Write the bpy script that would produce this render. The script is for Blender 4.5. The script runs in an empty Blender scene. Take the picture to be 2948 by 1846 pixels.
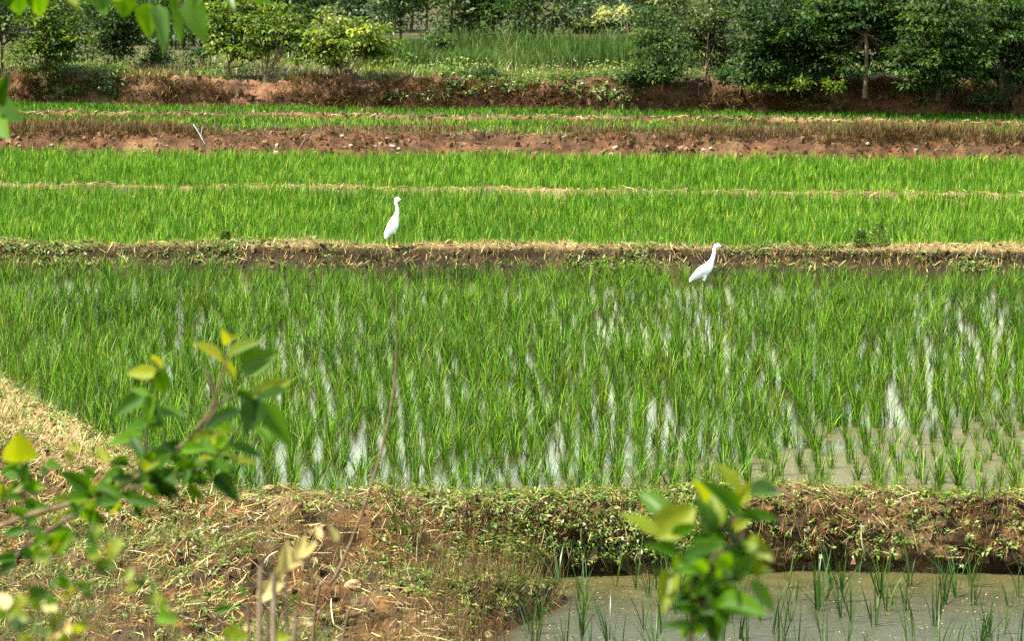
import bpy, math
import numpy as np
from mathutils import Vector, Matrix

R = np.random.default_rng(7)
SC = bpy.context.scene
COL = SC.collection

# ------------------------------------------------------------------ camera, sky, sun, exposure
FPX, CAMH = 9000.0, 4.5                      # focal length in photo pixels (2948 wide), camera height over the paddy water
TH = math.atan(1233.0 / FPX)
cam_d = bpy.data.cameras.new('camera')
cam = bpy.data.objects.new('camera', cam_d)
COL.objects.link(cam)
cam.location = (0, 0, CAMH)
cam.rotation_euler = (math.pi / 2 - TH, 0, 0)
cam_d.sensor_width = 36
cam_d.lens = FPX / 2948 * 36
cam_d.clip_start = 0.2
cam_d.clip_end = 2000
cam_d.dof.use_dof = True
cam_d.dof.focus_distance = 33
cam_d.dof.aperture_fstop = 12.0
SC.camera = cam

SUN_DIR = Vector((-0.46, -0.16, 0.86)).normalized()
SUN_EL = math.asin(SUN_DIR.z)
SUN_AZ = math.atan2(SUN_DIR.x, SUN_DIR.y)
w = bpy.data.worlds.new('World')
SC.world = w
w.use_nodes = True
nt = w.node_tree
sky = nt.nodes.new('ShaderNodeTexSky')
sky.sky_type = 'NISHITA'
sky.sun_disc = False
sky.sun_elevation = SUN_EL
sky.sun_rotation = SUN_AZ
sky.air_density = 2.4
sky.dust_density = 0.4
sky.ozone_density = 1.0
nt.links.new(sky.outputs[0], nt.nodes['Background'].inputs[0])
nt.nodes['Background'].inputs[1].default_value = 0.105
sun_d = bpy.data.lights.new('sun', 'SUN')
sun_d.energy = 5.0
sun_d.angle = math.radians(0.5)
sun_d.color = (1.0, 0.93, 0.76)
sun = bpy.data.objects.new('sun', sun_d)
COL.objects.link(sun)
sun.rotation_euler = SUN_DIR.to_track_quat('Z', 'Y').to_euler()
SC.view_settings.view_transform = 'Standard'
SC.view_settings.look = 'None'
SC.view_settings.gamma = 1.0
SC.view_settings.exposure = 2.3
SC.view_settings.use_curve_mapping = False
SC.cycles.use_denoising = False
SC.cycles.max_bounces = 6
SC.cycles.transparent_max_bounces = 4
SC.cycles.caustics_reflective = False
SC.cycles.caustics_refractive = False

# ------------------------------------------------------------------ helpers
_ct, _st = math.cos(TH), math.sin(TH)
def ray(px, py):
    u = 923.0 - py
    return np.array([(px - 1474.0), FPX * _ct + u * _st, -FPX * _st + u * _ct])
def PZ(px, py, z):
    r = ray(px, py); k = (z - CAMH) / r[2]
    return np.array([r[0] * k, r[1] * k, z])
def PD(px, py, d):
    r = ray(px, py); k = d / r[1]
    return np.array([r[0] * k, d, CAMH + r[2] * k])
def to_px(P):
    P = np.asarray(P, float)
    x, y, z = P[..., 0], P[..., 1], P[..., 2] - CAMH
    f = y * _ct - z * _st; u = y * _st + z * _ct
    return 1474 + FPX * x / f, 923 - FPX * u / f

def _hash(ix, iy, iz, seed):
    h = (ix.astype(np.int64) * 374761393 + iy.astype(np.int64) * 668265263 + iz.astype(np.int64) * 2147483647 + seed * 974634521) & 0xFFFFFFFF
    h = ((h ^ (h >> 13)) * 1274126177) & 0xFFFFFFFF
    h = (h ^ (h >> 16)) & 0xFFFFFFFF
    return h / 4294967295.0 * 2 - 1
def vnoise(x, y, z=0.0, seed=0):
    x, y, z = np.broadcast_arrays(np.asarray(x, float), np.asarray(y, float), np.asarray(z, float))
    ix, iy, iz = np.floor(x), np.floor(y), np.floor(z)
    fx, fy, fz = x - ix, y - iy, z - iz
    fx, fy, fz = [f * f * (3 - 2 * f) for f in (fx, fy, fz)]
    o = 0
    for a in (0, 1):
        for b in (0, 1):
            for c in (0, 1):
                o = o + _hash(ix + a, iy + b, iz + c, seed) * (fx if a else 1 - fx) * (fy if b else 1 - fy) * (fz if c else 1 - fz)
    return o
def fbm(x, y, z=0.0, oct=4, seed=0, gain=0.5):
    s = 0; a = 1.0; f = 1.0
    for i in range(oct):
        s = s + a * vnoise(np.asarray(x) * f, np.asarray(y) * f, np.asarray(z) * f, seed + i * 17); a *= gain; f *= 2.03
    return s
def sstep(a, b, x):
    t = np.clip((np.asarray(x, float) - a) / (b - a), 0, 1)
    return t * t * (3 - 2 * t)

class Geo:
    """collects quads (rows of four indices) with a per-vertex tint"""
    def __init__(s): s.V = []; s.F = []; s.T = []; s.n = 0
    def add(s, V, F, T):
        V = np.asarray(V, float).reshape(-1, 3); F = np.asarray(F, np.int64).reshape(-1, 4)
        s.V.append(V); s.F.append(F + s.n)
        s.T.append(np.broadcast_to(np.asarray(T, float), (len(V),)).copy()); s.n += len(V)
        return s
    def mesh(s, name, mat, smooth=True):
        V = np.concatenate(s.V).astype(np.float32); F = np.concatenate(s.F).astype(np.int32); T = np.concatenate(s.T).astype(np.float32)
        me = bpy.data.meshes.new(name)
        me.vertices.add(len(V)); me.vertices.foreach_set('co', V.ravel())
        me.loops.add(F.size); me.loops.foreach_set('vertex_index', F.ravel())
        me.polygons.add(len(F)); me.polygons.foreach_set('loop_start', np.arange(0, F.size, 4, dtype=np.int32))
        a = me.attributes.new('tint', 'FLOAT', 'POINT'); a.data.foreach_set('value', T)
        me.update(calc_edges=True)
        me.polygons.foreach_set('use_smooth', np.full(len(F), smooth))
        me.materials.append(mat)
        return me
def link(name, me, parent=None, loc=None):
    o = bpy.data.objects.new(name, me); COL.objects.link(o)
    if parent is not None: o.parent = parent
    if loc is not None: o.location = [float(v) for v in loc]
    return o
def tag(o, label=None, cat=None, group=None, kind=None):
    if label: o['label'] = label
    if cat: o['category'] = cat
    if group: o['group'] = group
    if kind: o['kind'] = kind
    return o
def empty(name, loc, label, cat, group=None):
    o = bpy.data.objects.new(name, None); COL.objects.link(o); o.location = [float(v) for v in loc]
    o.empty_display_size = 0.1
    return tag(o, label, cat, group)

def strip(P, W, S, T, geo):
    """n ribbons: P (n,k,3) centre lines, W (n,k) half widths, S (n,3) or (n,k,3) side directions, T (n,) tint"""
    n, k, _ = P.shape
    if S.ndim == 2: S = S[:, None, :]
    A = P - S * W[..., None]; B = P + S * W[..., None]
    V = np.stack([A, B], 2).reshape(-1, 3)
    i = (np.arange(n)[:, None] * k + np.arange(k - 1)[None]) * 2
    F = np.stack([i, i + 1, i + 3, i + 2], -1).reshape(-1, 4)
    geo.add(V, F, np.repeat(np.broadcast_to(T, (n,)), k * 2))
def blades(base, az, L, lean, bend, wd, seg, tint, geo, roll=None):
    n = len(base); t = np.linspace(0, 1, seg + 1)[None]
    L, lean, bend, wd = [np.broadcast_to(np.asarray(v, float), (n,))[:, None] for v in (L, lean, bend, wd)]
    h = L * (np.sin(lean) * t + bend * t * t)
    z = L * (np.cos(lean) * t - 0.62 * bend * t ** 2.3)
    dx, dy = np.cos(az)[:, None], np.sin(az)[:, None]
    P = np.stack([base[:, 0:1] + h * dx, base[:, 1:2] + h * dy, base[:, 2:3] + z], -1)
    W = 0.5 * wd * (1 - 0.96 * t ** 2.2) * (0.55 + 0.45 * np.minimum(1, 4 * t))
    if roll is None: roll = R.uniform(-0.9, 0.9, n)
    c, s = np.cos(roll), np.sin(roll)
    S = np.stack([-np.sin(az) * c + np.cos(az) * s, np.cos(az) * c + np.sin(az) * s, 0.25 * s], -1)
    strip(P, W, S, tint, geo)
def leafcards(base, d, nrm, L, wd, tint, geo, fold=0.25):
    """folded diamond leaves"""
    n = len(base)
    d = d / np.linalg.norm(d, axis=1, keepdims=True)
    s = np.cross(nrm, d); s /= (np.linalg.norm(s, axis=1, keepdims=True) + 1e-9)
    m = np.cross(d, s)
    L = np.broadcast_to(L, (n,))[:, None]; wd = np.broadcast_to(wd, (n,))[:, None]
    mid = base + d * L * 0.45
    V = np.stack([base, mid + s * wd * 0.5 + m * wd * fold, base + d * L - m * L * 0.12, mid - s * wd * 0.5 + m * wd * fold], 1).reshape(-1, 3)
    F = np.arange(n * 4).reshape(-1, 4)
    geo.add(V, F, np.repeat(np.broadcast_to(tint, (n,)), 4))
def tube(pts, rad, sides, tint, geo):
    pts = np.asarray(pts, float); k = len(pts); rad = np.broadcast_to(np.asarray(rad, float), (k,))
    tg = np.gradient(pts, axis=0); tg /= np.linalg.norm(tg, axis=1, keepdims=True) + 1e-9
    ref = np.array([0.31, 0.77, 0.21]); 
    a = np.cross(tg, ref); a /= np.linalg.norm(a, axis=1, keepdims=True) + 1e-9
    b = np.cross(tg, a)
    th = np.arange(sides) * 2 * math.pi / sides
    V = pts[:, None] + rad[:, None, None] * (np.cos(th)[None, :, None] * a[:, None] + np.sin(th)[None, :, None] * b[:, None])
    i = np.arange(k - 1)[:, None] * sides + np.arange(sides)[None]; j = np.arange(k - 1)[:, None] * sides + (np.arange(sides)[None] + 1) % sides
    F = np.stack([i, j, j + sides, i + sides], -1).reshape(-1, 4)
    geo.add(V.reshape(-1, 3), F, tint)
    if sides == 4: geo.F.append(np.array([[0, 1, 2, 3]]) + geo.n - sides)
def curve(pts, n):
    """Catmull-Rom through control points"""
    p = np.asarray(pts, float); q = np.vstack([2 * p[0] - p[1], p, 2 * p[-1] - p[-2]])
    u = np.linspace(0, len(p) - 1 - 1e-6, n); i = u.astype(int); f = (u - i)[:, None]
    a, b, c, d = q[i], q[i + 1], q[i + 2], q[i + 3]
    return 0.5 * ((2 * b) + (c - a) * f + (2 * a - 5 * b + 4 * c - d) * f ** 2 + (3 * b - a - 3 * c + d) * f ** 3)
def grid_geo(P, T=0.5):
    a, b, _ = P.shape
    i = np.arange(a - 1)[:, None] * b + np.arange(b - 1)[None]
    F = np.stack([i, i + 1, i + b + 1, i + b], -1).reshape(-1, 4)
    g = Geo(); g.add(P.reshape(-1, 3), F, T if np.isscalar(T) else np.asarray(T).ravel()); return g

# ------------------------------------------------------------------ materials
ALB = 0.43                                   # one reflectance scale for plants and soil
def mat(name):
    m = bpy.data.materials.new(name); m.use_nodes = True
    N = m.node_tree.nodes; b = N['Principled BSDF']
    return m, N, m.node_tree.links, b
def ramp(N, stops):
    r = N.new('ShaderNodeValToRGB'); e = r.color_ramp.elements
    while len(e) < len(stops): e.new(0.5)
    for i, (p, c) in enumerate(stops): e[i].position = p; e[i].color = (*c, 1)
    return r
def foliage(name, stops, trans=0.35, rough=0.5, spec=0.35, tcol=(1.25, 1.25, 0.5), noise=0.0, objrand=0.25):
    m, N, K, b = mat(name)
    at = N.new('ShaderNodeAttribute'); at.attribute_name = 'tint'
    oi = N.new('ShaderNodeObjectInfo')
    ma = N.new('ShaderNodeMath'); ma.operation = 'MULTIPLY_ADD'; ma.inputs[1].default_value = objrand; 
    K.new(oi.outputs['Random'], ma.inputs[0])
    su = N.new('ShaderNodeMath'); su.operation = 'SUBTRACT'; su.inputs[1].default_value = objrand * 0.5
    K.new(at.outputs['Fac'], su.inputs[0]); K.new(su.outputs[0], ma.inputs[2])
    r = ramp(N, [(p, tuple(np.array(c) * ALB)) for p, c in stops]); K.new(ma.outputs[0], r.inputs[0])
    K.new(r.outputs[0], b.inputs['Base Color'])
    b.inputs['Roughness'].default_value = rough
    b.inputs['Specular IOR Level'].default_value = spec
    tr = N.new('ShaderNodeBsdfTranslucent')
    mx = N.new('ShaderNodeMix'); mx.data_type = 'RGBA'; mx.blend_type = 'MULTIPLY'; mx.inputs[0].default_value = 1
    K.new(r.outputs[0], mx.inputs[6]); mx.inputs[7].default_value = (*tcol, 1)
    K.new(mx.outputs[2], tr.inputs[0])
    ms = N.new('ShaderNodeMixShader'); ms.inputs[0].default_value = trans
    K.new(b.outputs[0], ms.inputs[1]); K.new(tr.outputs[0], ms.inputs[2])
    K.new(ms.outputs[0], N['Material Output'].inputs[0])
    return m
def earth(name, cols, scale=6.0, bump=0.6, pale=None, rough=0.95, detail=9):
    m, N, K, b = mat(name)
    tc = N.new('ShaderNodeNewGeometry')
    n1 = N.new('ShaderNodeTexNoise'); n1.inputs['Scale'].default_value = scale; n1.inputs['Detail'].default_value = detail; n1.inputs['Roughness'].default_value = 0.72
    K.new(tc.outputs['Position'], n1.inputs['Vector'])
    r = ramp(N, [(p, tuple(np.array(c) * ALB)) for p, c in cols]); K.new(n1.outputs['Fac'], r.inputs[0])
    n2 = N.new('ShaderNodeTexNoise'); n2.inputs['Scale'].default_value = scale * 9; n2.inputs['Detail'].default_value = 6; n2.inputs['Roughness'].default_value = 0.8
    K.new(tc.outputs['Position'], n2.inputs['Vector'])
    r2 = ramp(N, [(0.3, (0.35, 0.33, 0.3)), (0.5, (0.95, 0.95, 0.95)), (0.72, (1.55, 1.45, 1.25))])
    K.new(n2.outputs['Fac'], r2.inputs[0])
    mx = N.new('ShaderNodeMix'); mx.data_type = 'RGBA'; mx.blend_type = 'MULTIPLY'; mx.inputs[0].default_value = 1
    K.new(r.outputs[0], mx.inputs[6]); K.new(r2.outputs[0], mx.inputs[7])
    out = mx.outputs[2]
    if pale:
        at = N.new('ShaderNodeAttribute'); at.attribute_name = 'tint'
        m2 = N.new('ShaderNodeMix'); m2.data_type = 'RGBA'; m2.blend_type = 'MIX'
        K.new(at.outputs['Fac'], m2.inputs[0]); K.new(out, m2.inputs[6])
        m3 = N.new('ShaderNodeMix'); m3.data_type = 'RGBA'; m3.blend_type = 'MULTIPLY'; m3.inputs[0].default_value = 1
        m3.inputs[6].default_value = (*(np.array(pale) * ALB), 1); K.new(r2.outputs[0], m3.inputs[7])
        K.new(m3.outputs[2], m2.inputs[7]); out = m2.outputs[2]
    K.new(out, b.inputs['Base Color'])
    b.inputs['Roughness'].default_value = rough; b.inputs['Specular IOR Level'].default_value = 0.15
    bp = N.new('ShaderNodeBump'); bp.inputs['Strength'].default_value = bump; bp.inputs['Distance'].default_value = 0.03
    K.new(n2.outputs['Fac'], bp.inputs['Height']); K.new(bp.outputs[0], b.inputs['Normal'])
    return m
def plain(name, c, rough=0.6, spec=0.3, scale=30, var=0.35):
    m, N, K, b = mat(name)
    tc = N.new('ShaderNodeNewGeometry')
    n1 = N.new('ShaderNodeTexNoise'); n1.inputs['Scale'].default_value = scale; n1.inputs['Detail'].default_value = 5
    K.new(tc.outputs['Position'], n1.inputs['Vector'])
    c = np.array(c)
    r = ramp(N, [(0.3, tuple(c * (1 - var))), (0.7, tuple(np.minimum(c * (1 + var), 1)))]); K.new(n1.outputs['Fac'], r.inputs[0])
    K.new(r.outputs[0], b.inputs['Base Color'])
    b.inputs['Roughness'].default_value = rough; b.inputs['Specular IOR Level'].default_value = spec
    return m
def water_mat(name, mud, film, film_lo, film_hi, rough=0.06, bump=0.03, nscale=(1.2, 1.2), edge=None, skew=0.0):
    """still muddy water, partly under a dull film; edge=(y0,y1): the film thickens from y1 towards the bank at y0, in the lower paddy as painted bund reflection"""
    m, N, K, b = mat(name)
    g = N.new('ShaderNodeNewGeometry')
    n1 = N.new('ShaderNodeTexNoise'); n1.inputs['Scale'].default_value = nscale[0]; n1.inputs['Detail'].default_value = 7; n1.inputs['Roughness'].default_value = 0.65
    K.new(g.outputs['Position'], n1.inputs['Vector'])
    v = n1.outputs['Fac']
    if edge:
        sp = N.new('ShaderNodeSeparateXYZ'); K.new(g.outputs['Position'], sp.inputs[0])
        mr = N.new('ShaderNodeMapRange'); mr.inputs[1].default_value = edge[0]; mr.inputs[2].default_value = edge[1]; mr.inputs[3].default_value = edge[2]; mr.inputs[4].default_value = 0
        sk = N.new('ShaderNodeMath'); sk.operation = 'MULTIPLY_ADD'; sk.inputs[1].default_value = skew; K.new(sp.outputs['X'], sk.inputs[0]); K.new(sp.outputs['Y'], sk.inputs[2]); K.new(sk.outputs[0], mr.inputs[0])
        ad = N.new('ShaderNodeMath'); ad.operation = 'ADD'; K.new(v, ad.inputs[0]); K.new(mr.outputs[0], ad.inputs[1]); v = ad.outputs[0]
    f = N.new('ShaderNodeMapRange'); f.interpolation_type = 'SMOOTHSTEP'
    f.inputs[1].default_value = film_lo; f.inputs[2].default_value = film_hi; K.new(v, f.inputs[0])
    n3 = N.new('ShaderNodeTexNoise'); n3.inputs['Scale'].default_value = 55; n3.inputs['Detail'].default_value = 5; n3.inputs['Roughness'].default_value = 0.7
    K.new(g.outputs['Position'], n3.inputs['Vector'])
    rf = ramp(N, [(0.3, tuple(np.array(film) * 0.6)), (0.55, film), (0.72, tuple(np.array(film) * 2.0))]); K.new(n3.outputs['Fac'], rf.inputs[0])
    mx = N.new('ShaderNodeMix'); mx.data_type = 'RGBA'; mx.inputs[6].default_value = (*mud, 1)
    K.new(f.outputs[0], mx.inputs[0]); K.new(rf.outputs[0], mx.inputs[7]); K.new(mx.outputs[2], b.inputs['Base Color'])
    rr = N.new('ShaderNodeMapRange'); rr.inputs[3].default_value = rough; rr.inputs[4].default_value = 0.55
    K.new(f.outputs[0], rr.inputs[0]); K.new(rr.outputs[0], b.inputs['Roughness'])
    b.inputs['IOR'].default_value = 1.333
    mp = N.new('ShaderNodeMapping'); mp.inputs['Scale'].default_value = (9, 11, 9); K.new(g.outputs['Position'], mp.inputs[0])
    n2 = N.new('ShaderNodeTexNoise'); n2.inputs['Scale'].default_value = nscale[1]; n2.inputs['Detail'].default_value = 7; n2.inputs['Roughness'].default_value = 0.7; n2.inputs['Distortion'].default_value = 1.2
    K.new(mp.outputs[0], n2.inputs['Vector'])
    bp = N.new('ShaderNodeBump'); bp.inputs['Strength'].default_value = bump; bp.inputs['Distance'].default_value = 0.05
    K.new(n2.outputs['Fac'], bp.inputs['Height']); K.new(bp.outputs[0], b.inputs['Normal'])
    return m

M = {}
M['rice'] = foliage('rice_green', [(0.0, (0.016, 0.05, 0.001)), (0.45, (0.06, 0.155, 0.001)), (0.75, (0.14, 0.34, 0.002)), (0.93, (0.34, 0.68, 0.015)), (1.0, (0.38, 0.34, 0.08))], 0.26, 0.5, 0.15)
M['rice_far'] = foliage('rice_far_green', [(0.0, (0.03, 0.085, 0.001)), (0.45, (0.085, 0.23, 0.002)), (0.7, (0.165, 0.41, 0.005)), (0.9, (0.33, 0.66, 0.03)), (1.0, (0.75, 0.70, 0.14))], 0.27, 0.5, 0.15)
M['rice_low'] = foliage('rice_low_green', [(0.0, (0.03, 0.08, 0.006)), (0.6, (0.06, 0.15, 0.010)), (1.0, (0.14, 0.25, 0.03))], 0.3, 0.4, 0.4)
M['straw'] = foliage('straw_dry', [(0.0, (0.10, 0.045, 0.018)), (0.35, (0.32, 0.17, 0.045)), (0.7, (0.68, 0.46, 0.12)), (1.0, (1.0, 0.88, 0.42))], 0.15, 0.6, 0.3, (1.1, 1.0, 0.7))
M['drygrass'] = foliage('dry_grass', [(0.0, (0.06, 0.034, 0.012)), (0.45, (0.15, 0.088, 0.03)), (0.8, (0.30, 0.19, 0.07)), (1.0, (0.60, 0.45, 0.18))], 0.2, 0.7, 0.15, (1.1, 1.0, 0.7))
M['weed'] = foliage('weed_green', [(0.0, (0.035, 0.08, 0.004)), (0.45, (0.11, 0.20, 0.010)), (0.8, (0.28, 0.38, 0.035)), (1.0, (0.55, 0.55, 0.11))], 0.3, 0.45, 0.4)
M['reed'] = foliage('reed_green', [(0.0, (0.035, 0.075, 0.010)), (0.5, (0.085, 0.165, 0.022)), (0.85, (0.19, 0.27, 0.05)), (1.0, (0.42, 0.38, 0.14))], 0.35, 0.6, 0.15)
M['tree_bright'] = foliage('leaf_bright', [(0.0, (0.04, 0.085, 0.006)), (0.5, (0.12, 0.21, 0.014)), (0.8, (0.27, 0.37, 0.03)), (1.0, (0.50, 0.52, 0.08))], 0.4, 0.55, 0.2)
M['tree_mid'] = foliage('leaf_mid', [(0.0, (0.022, 0.055, 0.008)), (0.5, (0.05, 0.115, 0.016)), (0.85, (0.10, 0.19, 0.03)), (1.0, (0.20, 0.28, 0.06))], 0.4, 0.55, 0.2)
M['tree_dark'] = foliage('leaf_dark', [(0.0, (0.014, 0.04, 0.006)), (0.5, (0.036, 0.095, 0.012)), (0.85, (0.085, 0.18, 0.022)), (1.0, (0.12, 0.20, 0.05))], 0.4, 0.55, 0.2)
M['tree_olive'] = foliage('leaf_olive', [(0.0, (0.03, 0.055, 0.008)), (0.5, (0.08, 0.125, 0.02)), (0.85, (0.15, 0.20, 0.035)), (1.0, (0.26, 0.28, 0.07))], 0.35, 0.5, 0.3)
M['tree_far'] = foliage('leaf_far', [(0.0, (0.02, 0.05, 0.018)), (0.5, (0.10, 0.19, 0.075)), (0.85, (0.20, 0.33, 0.13)), (1.0, (0.34, 0.46, 0.22))], 0.35, 0.5, 0.3)  # pale bluish leaves: distance haze put into the colour
M['flower'] = foliage('flower_yellow', [(0.0, (0.25, 0.30, 0.05)), (0.5, (0.50, 0.50, 0.10)), (1.0, (0.75, 0.70, 0.25))], 0.4, 0.6, 0.2, (1.1, 1.1, 0.8))
M['white_flower'] = foliage('flower_white', [(0.0, (0.5, 0.5, 0.35)), (1.0, (0.8, 0.8, 0.65))], 0.3, 0.6, 0.2, (1, 1, 1))
M['leaf_mature'] = foliage('shrub_leaf_mature', [(0.0, (0.016, 0.055, 0.002)), (0.5, (0.055, 0.16, 0.004)), (1.0, (0.17, 0.34, 0.008))], 0.45, 0.5, 0.10, (2.4, 2.0, 0.25), objrand=0.8)
M['leaf_young'] = foliage('shrub_leaf_young', [(0.0, (0.14, 0.22, 0.01)), (0.5, (0.26, 0.33, 0.015)), (1.0, (0.40, 0.42, 0.03))], 0.5, 0.42, 0.22, (2.0, 1.7, 0.3), objrand=0.8)
M['leaf_pale'] = foliage('shrub_leaf_pale', [(0.0, (0.04, 0.11, 0.010)), (1.0, (0.12, 0.25, 0.025))], 0.4, 0.42, 0.2, (1.9, 1.9, 0.4), objrand=0.8)
M['leaf_dead_and_glint'] = foliage('dead_leaf_and_glint', [(0.0, (0.55, 0.42, 0.12)), (1.0, (0.78, 0.66, 0.28))], 0.35, 0.5, 0.3, (1.1, 1.0, 0.6), objrand=0.8)
M['bark'] = plain('bark_brown', (0.10, 0.065, 0.04), 0.9, 0.1)
M['bark_pale'] = plain('bark_pale', (0.15, 0.11, 0.07), 0.85, 0.15)
M['bark_dark'] = plain('bark_dark', (0.045, 0.032, 0.022), 0.9, 0.1)
M['twig'] = plain('twig_dark', (0.05, 0.032, 0.02), 0.8, 0.2)
M['stem_red'] = plain('stem_red', (0.17, 0.065, 0.03), 0.8, 0.2)
M['straw_solid'] = plain('straw_solid', (0.40, 0.33, 0.19), 0.5, 0.4)
M['stone'] = plain('stone_pale', (0.26, 0.22, 0.165), 0.85, 0.2)
M['clod'] = plain('clod_pale', (0.25, 0.16, 0.08), 0.95, 0.1, 18, 0.4)
M['plastic'] = plain('plastic_strip', (0.22, 0.27, 0.27), 0.35, 0.5)
M['earth_near'] = earth('earth_near', [(0.30, (0.018, 0.011, 0.004)), (0.46, (0.065, 0.034, 0.011)), (0.58, (0.18, 0.085, 0.026)), (0.75, (0.46, 0.225, 0.085))], 5, 0.8, pale=(0.50, 0.34, 0.17))
M['earth_bund'] = earth('earth_bund', [(0.30, (0.012, 0.008, 0.004)), (0.48, (0.035, 0.021, 0.009)), (0.62, (0.065, 0.037, 0.015)), (0.75, (0.13, 0.07, 0.03))], 5, 0.8, pale=(0.52, 0.38, 0.17))
M['earth_red'] = earth('earth_red', [(0.30, (0.035, 0.018, 0.009)), (0.46, (0.10, 0.048, 0.022)), (0.60, (0.19, 0.085, 0.038)), (0.75, (0.36, 0.16, 0.08))], 2.5, 0.8, pale=(0.50, 0.33, 0.16))
M['earth_pink'] = earth('earth_pink', [(0.30, (0.03, 0.016, 0.008)), (0.48, (0.09, 0.045, 0.022)), (0.62, (0.22, 0.10, 0.05)), (0.75, (0.42, 0.20, 0.11))], 2.0, 0.8, pale=(0.55, 0.27, 0.15))
M['soil'] = earth('soil', [(0.30, (0.035, 0.03, 0.012)), (0.5, (0.07, 0.065, 0.02)), (0.7, (0.14, 0.09, 0.04))], 0.8, 0.5)
M['mud_far'] = earth('paddy_mud', [(0.3, (0.03, 0.04, 0.01)), (0.6, (0.08, 0.09, 0.03)), (0.75, (0.12, 0.10, 0.05))], 2.0, 0.3, rough=0.95)
M['water_a'] = water_mat('water_main', (0.016, 0.014, 0.006), (0.055, 0.046, 0.012), 0.62, 0.80, 0.03, 0.03, (0.8, 1.0), edge=(21.8, 25.4, 0.42), skew=-0.8)
M['water_low'] = water_mat('water_low', (0.036, 0.034, 0.016), (0.040, 0.034, 0.009), 0.56, 0.90, 0.06, 0.30, (2.6, 0.9), edge=(22.2, 20.6, 0.34))  # browner towards the bund: the bund's reflection put into the water colour
M['feather'] = plain('feather_white', (0.86, 0.86, 0.84), 0.6, 0.2, 60, 0.03)
M['black'] = plain('horn_black', (0.02, 0.02, 0.02), 0.45, 0.4)
M['yellow_skin'] = plain('yellow_skin', (0.45, 0.36, 0.05), 0.5, 0.4)

# ------------------------------------------------------------------ the lie of the land
def row_line(yl, yr, z):
    a, b = PZ(0, yl, z), PZ(2948, yr, z)
    k = (b[1] - a[1]) / (b[0] - a[0]); c = a[1] - k * a[0]
    return lambda x: c + k * np.clip(np.asarray(x, float), -26, 26)
B1_foot = row_line(772, 788, 0.0)
B1_top = row_line(706, 722, 0.25)            # front edge of the first bund's crown
B2_line = row_line(530, 560, 0.24)
K1_foot = row_line(446, 472, 0.14)
K1_top = row_line(374, 398, 0.50)
B3_line = row_line(314, 347, 0.56)
K2_foot = row_line(294, 329, 0.48)
K2_top = row_line(222, 262, 0.93)
_ybx = np.array([-14, -9, -7, -5.4, -4.55, -4.0, -3.26, -2.7, -2.2, -1.9, 0, 2.4, 3.8, 14])
_yby = np.array([44, 36, 32.3, 29.5, 27.6, 26.25, 24.7, 23.65, 22.9, 22.7, 22.57, 22.8, 22.7, 22.55])
def NB(x): return np.interp(x, _ybx, _yby)

# ground sheet: hillside under the camera, flat valley, terrace and low hills behind
gy = np.concatenate([np.arange(-60, 0, 6), np.arange(0, 24, 0.6), np.arange(24, 54, 3), np.arange(54, 64, 0.4), np.arange(64, 130, 1.5), np.arange(130, 620, 20)])
gx = np.concatenate([np.arange(-320, -40, 20), np.arange(-40, 40.1, 1.0), np.arange(60, 321, 20)])
GX, GY = np.meshgrid(gx, gy, indexing='ij')
def ground_z(x, y):
    x = np.asarray(x, float); y = np.asarray(y, float)
    front = np.interp(y, [-60, 2.0, 4, 10, 14.5, 17.5, 19], [6.5, 2.95, 2.6, 1.25, 0.1, -0.45, -0.7])
    off = y - K2_top(x)
    back = np.interp(off, [0, 1.2, 6, 13, 30, 55, 100, 200, 500], [0.90, 0.93, 0.95, 0.85, 0.3, 0.0, 0.6, 4.0, 12.0])
    z = np.where(off > 0.85, back, front)
    return z + np.where((off > 1) | (y < 14), 0.05, 0.0) * fbm(x * 0.5, y * 0.5, 0, 3, 3)
g = grid_geo(np.stack([GX, GY, ground_z(GX, GY)], -1))
tag(link('ground', g.mesh('ground', M['soil'])), 'earth ground of the valley, hillside and terrace', 'ground', kind='structure')

def sheet(name, x0, x1, near, far, z, m, label, n=60):
    xs = np.linspace(x0, x1, n)
    P = np.stack([np.stack([xs, near(xs), np.full(n, z)], -1), np.stack([xs, far(xs), np.full(n, z)], -1)], 1)
    o = link(name, grid_geo(P[:, ::-1]).mesh(name, m)); return tag(o, label, 'water' if 'water' in name else 'mud', kind='structure')
sheet('water', -13, 14, lambda x: NB(x) - 0.02, lambda x: B1_foot(x) + 0.25, 0.0, M['water_a'], 'flooded main paddy, white sky mirrored between the rice')
sheet('water', -2.2, 14, lambda x: 15.5 + 0 * x, lambda x: NB(x) - 0.3, -0.42, M['water_low'], 'muddy silver water of the lower paddy at bottom right')
sheet('paddy_mud', -22, 22, lambda x: B1_top(x) + 0.2, lambda x: K1_foot(x) + 0.3, 0.10, M['mud_far'], 'wet mud under the dense middle rice fields')
sheet('paddy_mud', -24, 24, lambda x: K1_top(x) + 0.3, lambda x: K2_foot(x) + 0.3, 0.415, M['mud_far'], 'wet mud under the narrow upper rice strips')

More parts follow.
